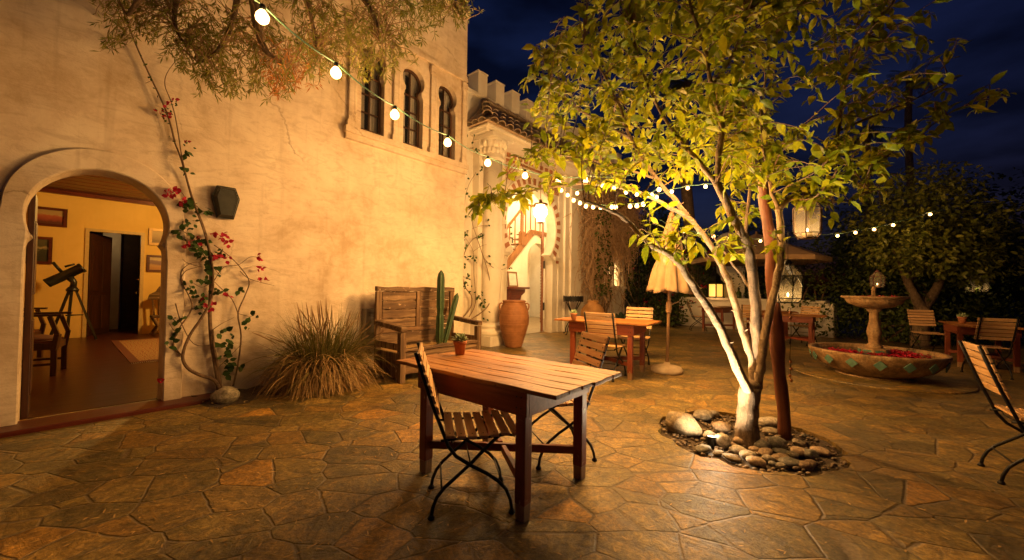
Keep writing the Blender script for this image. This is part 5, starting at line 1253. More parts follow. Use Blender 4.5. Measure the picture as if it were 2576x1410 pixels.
limb([(1905, 900, 3.5), (1903, 800, 3.62), (1885, 690, 3.75), (1875, 600, 3.85), (1885, 480, 3.95), (1880, 340, 4.05), (1860, 200, 4.1), (1850, 80, 4.15)], .024, .008)
limb([(1895, 740, 3.5), (1870, 700, 3.62), (1825, 640, 3.7), (1790, 590, 3.72)], .016, .006)
limb([(2108, 330, 3.5), (2180, 300, 3.55), (2280, 260, 3.6), (2350, 225, 3.6), (2420, 190, 3.6)], .012, .004)
limb([(2053, 459, 3.42), (2130, 450, 3.4), (2220, 400, 3.4), (2300, 350, 3.4), (2380, 290, 3.4), (2455, 255, 3.4)], .010, .004)
limb([(1996, 493, 3.4), (2060, 510, 3.35), (2130, 505, 3.3), (2200, 470, 3.3)], .009, .004)
limb([(1586, 349, 3.75), (1500, 300, 3.8), (1430, 260, 3.8), (1390, 215, 3.8), (1380, 160, 3.8)], .012, .004)
limb([(1653, 452, 3.7), (1560, 420, 3.6), (1470, 400, 3.5), (1390, 390, 3.45), (1320, 400, 3.4)], .012, .004)
anch = [p for l in limbs for p in l[3:] if p.z > 1.35]
def region_ok(x, y):
    # outline of the crown as seen in the photo is used only to decide how far shoots reach
    return True
crown = MB(); tw = MB(); ntw = 0
LP = [(Vector((-.30, -.1, 2.0)), .0)]
def shoot(end, droop=.12, nl=14, L=.101):
    base = min(anch, key=lambda a: (a - end).length_squared + (0 if a.z < end.z + .1 else .25))
    d = end - base; ln = d.length
    if ln > 1.15: base = end - d.normalized() * 1.15; base = min(anch, key=lambda a: (a - end).length_squared); d = end - base; ln = d.length
    if ln > 1.5: return
    side = Vector((Q.gauss(0, .08), Q.gauss(0, .08), Q.gauss(.05, .06)))
    pts = [base, base + d * .35 + side, base + d * .7 + side * .8 + Vector((0, 0, .03)), end - Vector((0, 0, droop * .3))]
    sp_ = smooth_path(pts, 4); tw.tube(sp_, radii(len(sp_), .0055, .0018), 5)
    for k in range(nl):
        u = lerp(.18, 1.0, k / (nl - 1)) if ln > .35 else lerp(.05, 1, k / (nl - 1))
        i = min(len(sp_) - 2, int(u * (len(sp_) - 1))); f = u * (len(sp_) - 1) - i
        p = sp_[i].lerp(sp_[i+1], f); td_ = (sp_[i+1] - sp_[i]).normalized()
        sdv = td_.cross(Vector((0, 0, 1)))
        if sdv.length < .1: sdv = Vector((1, 0, 0))
        sdv.normalize(); sg = 1 if k % 2 else -1
        dv_ = (td_ * Q.uniform(.25, .9) + sdv * sg * Q.uniform(.5, 1.0) + Vector((Q.gauss(0, .25), Q.gauss(0, .25), Q.uniform(-.85, .15)))).normalized()
        nv = (Vector((Q.gauss(0, .45), Q.gauss(0, .45), 1))).normalized()
        l_ = L * Q.uniform(.5, 1.32); crown.leaf(p + dv_ * .012, dv_, nv, l_, l_ * Q.uniform(.42, .56), Q.uniform(.0, .45), Q.uniform(-.1, .6))
# shoots spread through the crown's volume
cnt = 0; tries = 0
while cnt < 600 and tries < 12000:
    tries += 1
    e = Vector((Q.uniform(-1, 1), Q.uniform(-1, 1), Q.uniform(-1, 1)))
    if e.length > 1: continue
    w = Vector((2.0 + e.x * 2.25, 3.55 + e.y * 1.25, 3.25 + e.z * 1.75))
    zlow = 1.92 + .10 * abs(w.x - 1.9) + (.35 if w.x > 2.9 else 0) + .25 * max(0, (3.2 - w.y))
    if w.z < zlow: continue
    if w.x > 3.2 and w.z < 2.3 + (w.x - 3.2) * .6: continue
    if w.x < .55 and w.z > 2.15 + (w.x + .3) * 2.2 : continue
    if w.y < 2.65: continue
    if w.x > 2.7 and Q.random() < .35 + .3 * (w.x - 2.7): continue
    if w.x > 3.75: continue
    px_, py_ = PX(w)
    if 1380 < px_ < 1800 and 448 < py_ < 552: continue
    if px_ < 1440 and 400 < py_: continue
    en = w - TB
    if min((a - en).length for a in anch) > 1.15: continue
    shoot(en); cnt += 1
# clusters hung along the lower limbs and at the tips
for (x, y, Y, n_) in [(1205, 515, 4.45, 4), (1225, 500, 4.5, 3), (1265, 478, 4.45, 3), (1320, 478, 4.3, 3), (1380, 470, 4.15, 2), (1390, 395, 3.3, 3), (1490, 400, 3.35, 4), (1560, 420, 3.4, 4), (1620, 420, 3.4, 3), (1700, 590, 3.1, 3), (1660, 570, 3.05, 2), (1740, 600, 3.1, 3), (1790, 610, 3.3, 3), (2455, 250, 3.4, 3), (2380, 290, 3.4, 3), (2300, 340, 3.4, 3), (2330, 200, 3.6, 2), (2150, 490, 3.3, 3), (2200, 460, 3.3, 3), (2100, 520, 3.3, 2), (1930, 620, 3.3, 2), (1840, 620, 3.3, 3), (1390, 200, 3.8, 4), (1370, 150, 3.8, 3), (1440, 120, 3.8, 4), (1330, 390, 3.4, 3)]:
    for k in range(n_):
        shoot(D(x + Q.gauss(0, 22 if Y < 4 else 13), y + Q.gauss(0, 22 if Y < 4 else 10), Y + Q.gauss(0, .12)) - TB, .15, 9, .108 if Y < 4 else .15)
tw.tube([p + Vector((0, 0, .004)) for p in limbs[1][8:]], .004, 5)
crown.build('crown', M_LEAF, tree); tw.build('twigs', M_TWIG, tree)

# ---- olive branches hanging over the wall from upper left
OB = Vector((-3.9, .3, 0)); ol = thing('olive_tree', 'olive tree whose fine drooping branches hang over the wall from above', 'tree', OB)
m = MB(); tr = smooth_path([Vector((0, 0, -.05)), Vector((.1, 0, 1.2)), Vector((.3, .3, 2.6)), Vector((.8, .9, 3.7)), Vector((1.4, 1.6, 4.2))], 5); m.tube(tr, radii(len(tr), .19, .10), 12); m.build('trunk', M_BARK, ol)
hubs = []
def olimb(pts, r0, r1):
    sp_ = smooth_path([p - OB for p in pts], 4); m = MB(); m.tube(sp_, radii(len(sp_), r0, r1), 8); m.build('limb', M_BARK, ol); hubs.extend(sp_[3:])
st0 = OB + Vector((1.4, 1.6, 4.2))
olimb([st0, Vector((-2.3, 2.5, 4.15)), D(500, -120, 3.0), D(380, -30, 3.0), D(320, 40, 3.0)], .06, .012)
olimb([st0, Vector((-2.2, 2.4, 4.3)), D(620, -120, 3.0), D(640, 0, 3.2), D(648, 70, 3.2), D(670, 130, 3.2), D(722, 170, 3.2)], .07, .012)
olimb([st0, Vector((-1.9, 2.6, 4.3)), D(760, -150, 3.1), D(860, -60, 3.2), D(930, 20, 3.2), D(960, 110, 3.2)], .06, .01)
olimb([Vector((-1.9, 2.6, 4.3)), D(900, -160, 3.3), D(1020, -90, 3.4), D(1120, -20, 3.4), D(1165, 50, 3.4)], .05, .008)
olimb([D(620, -120, 3.0), D(600, -20, 3.2), D(580, 70, 3.3), D(545, 130, 3.3), D(500, 160, 3.3)], .03, .008)
olimb([D(760, -150, 3.1), D(770, -20, 3.3), D(790, 80, 3.35), D(800, 150, 3.35)], .03, .008)
olimb([D(500, -120, 3.0), D(450, -20, 3.3), D(440, 60, 3.4), D(470, 120, 3.4)], .03, .008)
olf = MB(); olt = MB(); dead = MB()
def low(x):  # lowest hanging point at each place along the wall
    pts = [(230, 165), (300, 150), (360, 120), (430, 170), (500, 235), (560, 245), (640, 275), (720, 250), (800, 225), (900, 205), (980, 205), (1030, 150), (1090, 95), (1150, 75), (1190, 60)]
    for a, b in zip(pts, pts[1:]):
        if a[0] <= x <= b[0]: return lerp(a[1], b[1], (x - a[0]) / (b[0] - a[0]))
    return 60
for i in range(680):
    x = Q.uniform(232, 1185)
    if x < 480 and Q.random() < .5: continue
    Y = Q.uniform(3.05, 3.95); yy = low(x) - 150 * Q.random() ** 1.6 - 20 + Q.gauss(0, 12)
    if Q.random() < .45: yy = Q.uniform(-120, low(x) - 30)
    e = D(x, yy, Y) - OB; base = min(hubs, key=lambda a: (a - e).length_squared + (.4 if a.z < e.z - .1 else 0)); d = e - base
    if d.length > 1.3: base = e + (base - e).normalized() * 1.3
    if d.length < .1: continue
    top = base.lerp(e, .45) + Vector((Q.gauss(0, .08), Q.gauss(0, .08), .10 + .12 * Q.random()))
    sp_ = smooth_path([base, top, e.lerp(top, .35) + Vector((Q.gauss(0, .04), Q.gauss(0, .04), 0)), e], 4); olt.tube(sp_, radii(len(sp_), .0042, .0012), 4, smooth=False)
    isdead = 660 < x < 770 and yy > 150 and Q.random() < .6
    bare = Q.random() < .13; tgt = dead if isdead else olf
    nl = 4 if bare else 26
    for k in range(nl):
        u = lerp(.30, 1, k / max(1, nl - 1)); ii_ = min(len(sp_) - 2, int(u * (len(sp_) - 1))); p = sp_[ii_].lerp(sp_[ii_+1], u * (len(sp_) - 1) - ii_); td_ = (sp_[ii_+1] - sp_[ii_]).normalized()
        dv_ = (td_ * Q.uniform(.5, 1.1) + Vector((Q.gauss(0, .6), Q.gauss(0, .6), Q.gauss(-.05, .45)))).normalized()
        tgt.blade(p, dv_, Vector((Q.gauss(0, 1), Q.gauss(0, 1), 1)), Q.uniform(.045, .080), Q.uniform(.008, .013), Q.uniform(-.1, .2))
olf.build('crown', M_OLIVE, ol); olt.build('twigs', simple('olive_twig', (.20, .115, .05), (.34, .21, .10), 25, .8, .2), ol); dead.build('dead_leaves', leafmat('dead_orange_leaf', (.34, .11, .02), (.48, .18, .04), (.55, .26, .08), .6, .2), ol)

# ---- flowering vine on the wall
vb = hw(.33, -.22, .0); vn = thing('flowering_vine', 'thin woody vine with magenta flowers climbing the house wall beside the arch', 'vine', vb)
vm = MB(); vl = MB(); vf = MB(); vpaths = []
def VW(x, y, d=-.05): s_, z_ = Wp(x, y, d); return hw(s_, d, z_) - vb
def vine(pix, r0, r1, d0=-.05, n=4):
    pts = [VW(x, y, d0 + Q.uniform(-.03, .02)) for x, y in pix]; sp_ = smooth_path(pts, n); vm.tube(sp_, radii(len(sp_), r0, r1), 7); vpaths.append(sp_); return sp_
def Z(x, y): return (x * .5075, 357.8 + y * .5075)
def V1(lst, r0, r1, d=-.06): return vine([Z(x, y) for x, y in lst], r0, r1, d)
V1([(1085, 1235), (1075, 1150), (1050, 1000), (1040, 850), (1045, 700), (1040, 560), (1010, 430), (960, 300), (930, 200), (900, 90), (865, 0)], .024, .007)
V1([(1090, 1230), (1060, 1180), (990, 1155), (930, 1120), (905, 1060), (940, 960), (1000, 870), (1050, 770), (1055, 640), (1035, 520), (990, 380), (940, 230), (905, 90), (890, 0)], .020, .005, -.09)
V1([(1095, 1230), (1080, 1120), (1060, 1010), (1055, 930)], .018, .01, -.1)
V1([(905, 1060), (860, 1010), (885, 930), (950, 830), (940, 770), (900, 690), (920, 640), (980, 620)], .009, .004)
V1([(1155, 1210), (1180, 1100), (1195, 960), (1180, 850), (1215, 760), (1235, 690), (1190, 620), (1130, 560), (1060, 510)], .010, .004)
V1([(1180, 850), (1150, 780), (1090, 720), (1060, 690)], .006, .003); V1([(1060, 690), (1110, 620), (1180, 610), (1240, 570), (1290, 575)], .005, .002); V1([(1190, 640), (1240, 680), (1360, 712)], .005, .002); V1([(1180, 850), (1240, 865), (1265, 850)], .004, .002)
V1([(950, 830), (1000, 820), (1030, 850)], .005, .003); V1([(1000, 620), (930, 600), (905, 580)], .004, .002); V1([(870, 800), (900, 900), (960, 1000), (1040, 1010)], .006, .003)
V1([(905, 690), (900, 640), (950, 600), (1030, 600), (1090, 660)], .005, .003); V1([(1045, 700), (1000, 720), (960, 700)], .004, .002); V1([(840, 900), (870, 940), (920, 940)], .004, .002)
V1([(1055, 930), (1100, 900), (1160, 870)], .005, .002); V1([(1080, 1120), (1140, 1060), (1200, 1000)], .005, .002)
V1([(1050, 640), (1010, 560), (960, 480), (900, 440), (870, 440)], .005, .002); V1([(960, 300), (1000, 340), (1050, 350)], .004, .002); V1([(930, 310), (900, 250), (840, 250)], .004, .002)
# long canes running up the wall into the olive branches
vine([(440, 358), (425, 300), (405, 250), (372, 180), (345, 120), (322, 60), (300, 0), (280, -60)], .009, .006); vine([(452, 358), (440, 290), (428, 250), (415, 215), (420, 185), (445, 150)], .006, .003)
vine([(378, 205), (366, 210)], .003, .002)
for (x, y) in [(915, 290), (945, 320), (940, 300), (1010, 340), (1040, 350), (880, 440), (900, 455), (935, 465), (920, 400), (940, 430), (960, 380), (935, 520), (990, 480), (1010, 530), (985, 560), (1040, 600), (1060, 620), (1085, 640), (1030, 640), (920, 710), (940, 720), (960, 740), (1000, 690), (1010, 780), (990, 830), (1000, 775), (1070, 750), (1090, 740), (860, 885), (905, 870), (850, 1005), (865, 965), (1100, 950), (1130, 945), (1100, 1000), (1130, 990), (1060, 1000), (1210, 915), (1200, 1125), (1100, 1060), (1130, 1080), (1150, 1100), (1110, 1040), (1120, 1150), (1140, 1110), (1200, 730), (1255, 845), (930, 150), (915, 60), (1020, 500), (1020, 560), (970, 500), (1060, 540), (1100, 560)]:
    for k in range(4):
        p = VW(*Z(x + Q.gauss(0, 10), y + Q.gauss(0, 10)), -.07 - Q.random() * .06); dv_ = Vector((Q.gauss(0, 1), Q.gauss(0, .6), Q.gauss(-.3, .7))).normalized()
        l_ = Q.uniform(.045, .085); vl.leaf(p, dv_, Vector((Q.gauss(0, .5) + .6, -.8 + Q.gauss(0, .4), Q.gauss(.3, .4))), l_, l_ * .75, .2, .15)
for (x, y, n_) in [(838, 255, 5), (872, 240, 5), (897, 300, 4), (968, 490, 3), (930, 520, 3), (1057, 462, 4), (1110, 468, 6), (1123, 497, 3), (1080, 575, 6), (1125, 570, 4), (1280, 573, 5), (1290, 627, 3), (1298, 680, 4), (1128, 755, 4), (1042, 820, 5), (1005, 780, 3), (780, 1180, 2)]:
    vf = MB()
    for k in range(n_ + 2):
        p = VW(*Z(x + Q.gauss(0, 9), y + Q.gauss(0, 7)), -.09 - Q.random() * .05); dv_ = Vector((Q.gauss(0, 1), Q.gauss(0, 1), Q.gauss(0, 1))).normalized(); vf.leaf(p, dv_, Vector((Q.gauss(0, 1), -1, Q.gauss(0, 1))), Q.uniform(.042, .06), .045, .3, .2)
    vf.build('flower', M_MAG, vn)
for (x, y) in [(440, 250), (428, 262), (415, 275), (402, 283), (425, 290), (413, 292), (468, 355)]:
    vf = MB()
    for k in range(4):
        p = VW(x + Q.gauss(0, 4), y + Q.gauss(0, 4), -.08); vf.leaf(p, Vector((Q.gauss(0, 1), Q.gauss(0, 1), Q.gauss(0, 1))), Vector((Q.gauss(0, 1), -1, Q.gauss(0, 1))), .035, .03, .3, .2)
        p = VW(x + Q.gauss(0, 8), y + Q.gauss(6, 8), -.08); vl.leaf(p, Vector((Q.gauss(0, 1), Q.gauss(0, 1), Q.gauss(0, 1))), Vector((Q.gauss(0, 1), -1, Q.gauss(0, 1))), .03, .02, .3, .2)
    vf.build('flower', M_MAG, vn)
for k in range(26):
    t_ = Q.random(); p = VW(lerp(300, 440, t_), lerp(0, 358, t_) + Q.gauss(0, 5), -.08); vl.leaf(p, Vector((Q.gauss(0, 1), Q.gauss(0, 1), Q.gauss(0, 1))), Vector((Q.gauss(0, 1), -1, Q.gauss(0, 1))), .03, .018, .3, .2)
vm.build('stem', M_TWIG if False else simple('vine_bark', (.09, .05, .025), (.20, .12, .06), 22, .8, .4), vn); vl.build('leaves', M_VINEL, vn)

# ---- second climber in the corner by the portal column
cb = hw(4.95, .86, 0); cv = thing('climbing_vine', 'bare stemmed leafy climber in the corner between the house wall and the portal column', 'vine', cb)
vm = MB(); vl = MB()
def CW(x, y, d): s_, z_ = Wp(x, y, d); return hw(s_, d, z_) - cb
def Z4(x, y): return (1118 + x * .4123, 402.5 + y * .4123)
for lst, r0, r1, d in (([(105, 970), (160, 900), (165, 830), (120, 760), (115, 600), (160, 500), (230, 440), (290, 330)], .018, .006, .85), ([(130, 990), (200, 950), (260, 900), (285, 830), (270, 700), (240, 600), (200, 480), (170, 380), (190, 330)], .016, .005, .55), ([(150, 960), (190, 870), (180, 700), (175, 560), (130, 480)], .010, .004, .85), ([(240, 600), (300, 660), (350, 670), (395, 650)], .008, .003, .5), ([(175, 560), (240, 520), (310, 520)], .006, .003, .6), ([(170, 420), (240, 400), (330, 400), (420, 390)], .005, .002, .55), ([(120, 400), (125, 250), (150, 150), (190, 80), (210, 0), (170, -90), (190, -160)], .006, .004, .9), ([(260, 900), (220, 850), (200, 820)], .006, .003, .6)):
    sp_ = smooth_path([CW(*Z4(x, y), d + Q.uniform(-.03, .03)) for x, y in lst], 4); vm.tube(sp_, radii(len(sp_), r0, r1), 6)
for (x, y, n_) in [(120, 640, 12), (125, 720, 12), (130, 780, 8), (290, 600, 16), (310, 500, 12), (250, 480, 8), (220, 460, 10), (270, 400, 8), (285, 650, 6), (210, 830, 10), (240, 880, 12), (265, 950, 8), (130, 560, 6), (120, 470, 8), (170, 340, 6), (280, 350, 10), (400, 400, 6), (395, 650, 3), (125, 100, 5), (125, 185, 4), (125, 270, 4), (215, 85, 5), (190, -70, 4), (150, -150, 4), (180, 600, 8), (130, 430, 8)]:
    for k in range(n_):
        p = CW(*Z4(x + Q.gauss(0, 16), y + Q.gauss(0, 16)), .5 + Q.random() * .3); l_ = Q.uniform(.05, .085); vl.leaf(p, Vector((Q.gauss(0, 1), Q.gauss(0, .6), Q.gauss(-.4, .7))), Vector((Q.gauss(.5, .5), -.8, Q.gauss(.3, .4))), l_, l_ * .7, .2, .15)
vm.build('stem', simple('climber_bark', (.14, .085, .045), (.26, .17, .09), 22, .8, .4), cv); vl.build('leaves', M_VINEL, cv)

# ---- tangled dry vine covering the right part of the portal wing
db = hw(10.6, .70, 0); dvn = thing('dry_vine', 'dense tangle of dry brown vine covering the wall right of the portal', 'vine', db)
vm = MB(); vl = MB(); vt = MB()
HR = HM.to_3x3()
for k in range(9):
    s0 = 10.3 + Q.uniform(-.2, .8); pts = [HR @ Vector((lerp(s0, s0 + Q.uniform(-.6, 1.6), u) - 10.6 + .12 * math.sin(u * 7 + k), Q.uniform(.0, .2) - .05, u * Q.uniform(3.2, 4.6))) for u in (0, .15, .3, .5, .7, .85, 1)]
    sp_ = smooth_path(pts, 4); vm.tube(sp_, radii(len(sp_), .035, .012), 7)
for k in range(3800):
    u = Q.random(); s_ = 9.95 + 3.3 * Q.random(); z_ = 1.0 + 3.4 * (Q.random() ** .8)
    if s_ > 10.95 and 1.1 < z_ < 3.0 and Q.random() < .97: continue
    if z_ < 1.6 and Q.random() < .6: continue
    p = HR @ Vector((s_ - 10.6, .22 - .42 * Q.random(), z_)); a_ = HR @ Vector((Q.gauss(0, .35), Q.gauss(0, .12), Q.gauss(-.15, .4))); b_ = a_ + HR @ Vector((Q.gauss(0, .3), Q.gauss(0, .12), Q.gauss(-.3, .3)))
    sp_ = smooth_path([p, p + a_, p + b_], 4); vt.tube(sp_, [.0085] * len(sp_), 3, False, False)
for k in range(2400):
    s_ = 9.95 + 3.3 * Q.random(); z_ = 1.2 + 3.3 * Q.random()
    if s_ > 10.95 and 1.1 < z_ < 2.6 and Q.random() < .97: continue
    p = HR @ Vector((s_ - 10.6, .12 - .42 * Q.random(), z_)); vl.leaf(p, Vector((Q.gauss(0, 1), Q.gauss(0, 1), Q.gauss(-.5, 1))), Vector((Q.gauss(0, 1), -1, Q.gauss(0, 1))), Q.uniform(.05, .09), Q.uniform(.03, .05), .3, .2)
vm.build('stem', M_TWIG, dvn); vt.build('twigs', simple('dry_twig', (.34, .20, .10), (.56, .38, .22), 22, .9, .2), dvn); vl.build('leaves', M_DRY, dvn)
gvl = MB()
for k in range(420):
    s_ = 9.75 + Q.random() * 1.0 + (2.2 if Q.random() < .25 else 0); z_ = Q.choice((1.9, 2.4, 2.9, 3.5, 1.3)) + Q.gauss(0, .2); p = HR @ Vector((s_ - 10.6, -.28 - .12 * Q.random(), z_)); l_ = Q.uniform(.06, .10)
    gvl.leaf(p, Vector((Q.gauss(0, 1), Q.gauss(0, 1), Q.gauss(-.5, .7))), Vector((Q.gauss(0, .6), -1, Q.gauss(.3, .5))), l_, l_ * .65, .3, .2)
gvl.build('green_leaves', M_HEDGE, dvn)

# ---- ornamental grass clump
gb_ = hw(1.30, -.50, 0); og = thing('fountain_grass', 'big clump of ornamental grass, green above and straw coloured below, against the house wall', 'grass clump', gb_)
g1 = MB(); g2 = MB(); g3 = MB()
def strand(mb_, base, d, L, w, bend, n=6):
    pts = []; p = base.copy(); dd = d.normalized(); sd = dd.cross(Vector((0, 0, 1)))
    if sd.length < .05: sd = Vector((1, 0, 0))
    sd.normalize(); sd = (sd + Vector((Q.gauss(0, .3), Q.gauss(0, .3), Q.gauss(0, .3)))).normalized(); vs = []
    for i in range(n + 1):
        ww = w * (1 - (i / n) ** 2) * .5 + .0004; vs += [p - sd * ww, p + sd * ww]
        p = p + dd * (L / n); dd = (dd + Vector((0, 0, -bend / n))).normalized()
        if p.z < .015: p.z = .015 + Q.random() * .02
    mb_.add(vs, [(2*i, 2*i+1, 2*i+3, 2*i+2) for i in range(n)], True)
    return p
for i in range(950):
    a_ = Q.uniform(0, 2 * PI); r = .26 * math.sqrt(Q.random()); b_ = HR @ Vector((r * math.cos(a_) * 1.15, r * math.sin(a_) * .7, .12 + .22 * Q.random()))
    el = Q.uniform(.45, 1.5); a2 = a_ + Q.gauss(0, .5); dv_ = HR @ Vector((math.cos(a2) * math.cos(el), math.sin(a2) * math.cos(el) * (.7 if math.sin(a2) > 0 else 1), math.sin(el)))
    strand(g1, b_, dv_, Q.uniform(.42, .82), Q.uniform(.007, .011), Q.uniform(.3, 1.7))
for i in range(1500):
    a_ = Q.uniform(0, 2 * PI); r = .34 * math.sqrt(Q.random()); b_ = HR @ Vector((r * math.cos(a_) * 1.2, r * math.sin(a_) * .7 - .03, .06 + .36 * Q.random()))
    el = Q.uniform(-.2, .8); a2 = a_ + Q.gauss(0, .6); dv_ = HR @ Vector((math.cos(a2) * math.cos(el), math.sin(a2) * math.cos(el) * (.6 if math.sin(a2) > 0 else 1), math.sin(el)))
    strand(g2, b_, dv_, Q.uniform(.30, .66), Q.uniform(.006, .011), Q.uniform(1.6, 3.8))
for i in range(46):
    a_ = Q.uniform(0, 2 * PI); el = Q.uniform(.8, 1.5); dv_ = HR @ Vector((math.cos(a_) * math.cos(el), math.sin(a_) * math.cos(el) * .6, math.sin(el)))
    b_ = HR @ Vector((Q.gauss(0, .12), Q.gauss(0, .08), .2)); L_ = Q.uniform(.55, .95); sp_ = []; p = b_.copy(); dd = dv_.normalized()
    for k in range(9): sp_.append(p.copy()); p = p + dd * L_ / 8; dd = (dd + Vector((0, 0, -.07))).normalized()
    g3.tube(sp_, [.0015] * 6 + [.007, .008, .002], 5)
g1.build('green_blades', leafmat('grass_green', (.04, .045, .010), (.11, .105, .022), (.26, .21, .06), .55, .25), og); g2.build('dry_blades', leafmat('grass_straw', (.10, .045, .014), (.32, .18, .06), (.60, .40, .17), .6, .15), og); g3.build('plumes', leafmat('grass_plume', (.22, .12, .05), (.34, .21, .10), (.42, .28, .15), .8, .2), og)

# ---- leafy masses
def leafcloud(m, c, rad, n, L, q, hollow=.55, low=None):
    for i in range(n):
        d = Vector((q.gauss(0, 1), q.gauss(0, 1), q.gauss(0, 1))).normalized(); lump = 1 + .16 * math.sin(d.x * 5 + c[0] * 3) * math.cos(d.z * 6 + c[1]) + .10 * math.sin(d.y * 9 + d.z * 7)
        r = (hollow + (1 - hollow) * q.random() ** .6) * lump
        p = Vector((c[0] + d.x * rad[0] * r, c[1] + d.y * rad[1] * r, c[2] + d.z * rad[2] * r))
        if p.z < .03: continue
        dv_ = (d * .6 + Vector((q.gauss(0, .7), q.gauss(0, .7), q.gauss(-.35, .5)))).normalized(); l_ = L * q.uniform(.6, 1.2)
        m.leaf(p, dv_, (d + Vector((q.gauss(0, .5), q.gauss(0, .5), .6))).normalized(), l_, l_ * q.uniform(.42, .6), .2, .2)
def bush(name, label, cat, base, clumps, L, mat, stemr=.05, seed=1, extra=None, group=None):
    q = random.Random(seed); t = thing(name, label, cat, base, 0, group); m = MB()
    for (c, rad, n) in clumps: leafcloud(m, c, rad, n, L, q)
    m.build('foliage', mat, t); s_ = MB()
    for k in range(5):
        c = clumps[k % len(clumps)][0]; e = Vector(c) + Vector((q.gauss(0, .2), q.gauss(0, .2), 0)); p0 = Vector((q.gauss(0, .08), q.gauss(0, .08), -.05)); mid = p0.lerp(e, .5) + Vector((q.gauss(0, .1), q.gauss(0, .1), .1)); sp_ = smooth_path([p0, mid, e], 4); s_.tube(sp_, radii(len(sp_), stemr, stemr * .3), 6)
    s_.build('stem', M_TWIG, t)
    if extra:
        for k in range(extra[1]):
            f = MB(); c, rad, _ = clumps[q.randrange(len(clumps))]; d = Vector((q.gauss(0, 1), -abs(q.gauss(0, 1)), q.gauss(0, 1))).normalized(); p = Vector((c[0] + d.x * rad[0] * 1.02, c[1] + d.y * rad[1] * 1.02, c[2] + d.z * rad[2] * 1.02))
            for j in range(4): f.leaf(p + Vector((q.gauss(0, .04), q.gauss(0, .04), q.gauss(0, .04))), Vector((q.gauss(0, 1), q.gauss(0, 1), q.gauss(0, 1))), Vector((q.gauss(0, 1), -1, q.gauss(0, 1))), .085, .07, .3, .2)
            f.build('flower', extra[0], t)
    return t
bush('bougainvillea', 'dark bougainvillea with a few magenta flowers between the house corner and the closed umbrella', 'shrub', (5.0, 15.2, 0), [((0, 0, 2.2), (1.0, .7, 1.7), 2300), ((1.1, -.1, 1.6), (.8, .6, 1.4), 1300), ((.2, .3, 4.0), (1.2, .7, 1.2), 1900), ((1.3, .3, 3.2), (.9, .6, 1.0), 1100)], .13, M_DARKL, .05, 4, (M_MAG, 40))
bush('flowering_shrub', 'twiggy shrub with small red flowers behind the low wall and the lit lantern', 'shrub', (6.9, 14.7, 0), [((-.1, 0, 1.8), (.75, .5, 1.2), 1500), ((.1, .1, 2.6), (.7, .5, .7), 800), ((-.5, -.4, 1.1), (.5, .4, .5), 500)], .10, M_HEDGE, .04, 5, (M_MAG, 26))
for i, (x, y, rx, rz, lab) in enumerate([(9.1, 11.6, 1.25, 1.5, 'dark leafy hedge shrub just right of the wooden post, behind the lantern'), (9.9, 10.4, 1.2, 1.45, 'dark hedge shrub behind the lit folding chair'), (10.9, 10.3, 1.2, 1.6, 'dark hedge shrub behind the fountain basin'), (8.9, 13.2, 1.2, 1.75, 'tall dark hedge shrub behind the open umbrella'), (13.3, 9.8, 1.6, 1.5, 'dark shrub in the shade below the citrus tree, at its right')]):
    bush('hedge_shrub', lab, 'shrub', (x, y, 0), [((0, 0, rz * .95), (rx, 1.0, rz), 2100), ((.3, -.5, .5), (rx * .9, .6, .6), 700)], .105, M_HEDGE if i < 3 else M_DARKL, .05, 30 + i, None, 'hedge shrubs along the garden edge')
for i, (px_, Y, hgt) in enumerate([(1660, 13.8, .5), (1690, 13.7, .4)]):
    p = D(px_, 800, Y); bush('low_plant', ['low leafy plant at the left foot of the low white wall', 'second low plant at the left foot of the low white wall, nearer the umbrella pole'][i], 'plant', (p.x, p.y, 0), [((0, 0, hgt), (.5, .4, hgt), 420)], .12, M_HEDGE, .02, 60 + i)
pc = hw(12.2, .62, 0); pcx = thing('prickly_cactus', 'small group of green cactus pads below the lit arched window', 'cactus', pc)
m = MB()
for k in range(8): a_ = k * 1.3; m.ball((.16 * math.cos(a_) * (k / 5), .1 * math.sin(a_), .18 + .06 * (k % 3)), (.09, .04, .17), 10, 7)
m.build('pads', M_CACT, pcx)
# citrus tree on the right
cq = G(2322, 868); CT = Vector((cq.x, cq.y, 0)); CT = Vector((9.95, 9.55, 0)); ci = thing('citrus_tree', 'rounded citrus tree with a forked trunk behind the fountain, lit by the small lights', 'tree', CT)
m = MB(); sp_ = smooth_path([(0, 0, -.05), (0, 0, .5), (.05, 0, .95)], 4); m.tube(sp_, radii(len(sp_), .19, .15), 12)
for e in ([(.05, 0, .9), (-.15, 0, 1.25), (-.3, .1, 1.8), (-.5, .2, 2.6)], [(.05, 0, .9), (.35, 0, 1.3), (.6, .0, 1.9), (.9, .1, 2.7)], [(.05, 0, .95), (.1, .25, 1.5), (.2, .4, 2.4)]): s2 = smooth_path([Vector(p) for p in e], 4); m.tube(s2, radii(len(s2), .12, .045), 9)
m.build('trunk', M_BARK, ci); m = MB(); q = random.Random(77)
for c, r, n_ in (((.1, 0, 2.9), (1.5, 1.3, 1.1), 3000), ((-.8, -.3, 2.5), (.9, .8, .9), 1300), ((1.2, 0, 2.6), (1.1, 1.0, 1.1), 1500), ((.2, 0, 3.9), (1.0, .9, .6), 900), ((.1, -.7, 2.1), (1.1, .5, .55), 900)): leafcloud(m, c, r, n_, .125, q, .35)
m.build('crown', leafmat('citrus_leaf', (.05, .075, .010), (.11, .125, .018), (.19, .185, .03), .35, .3), ci)
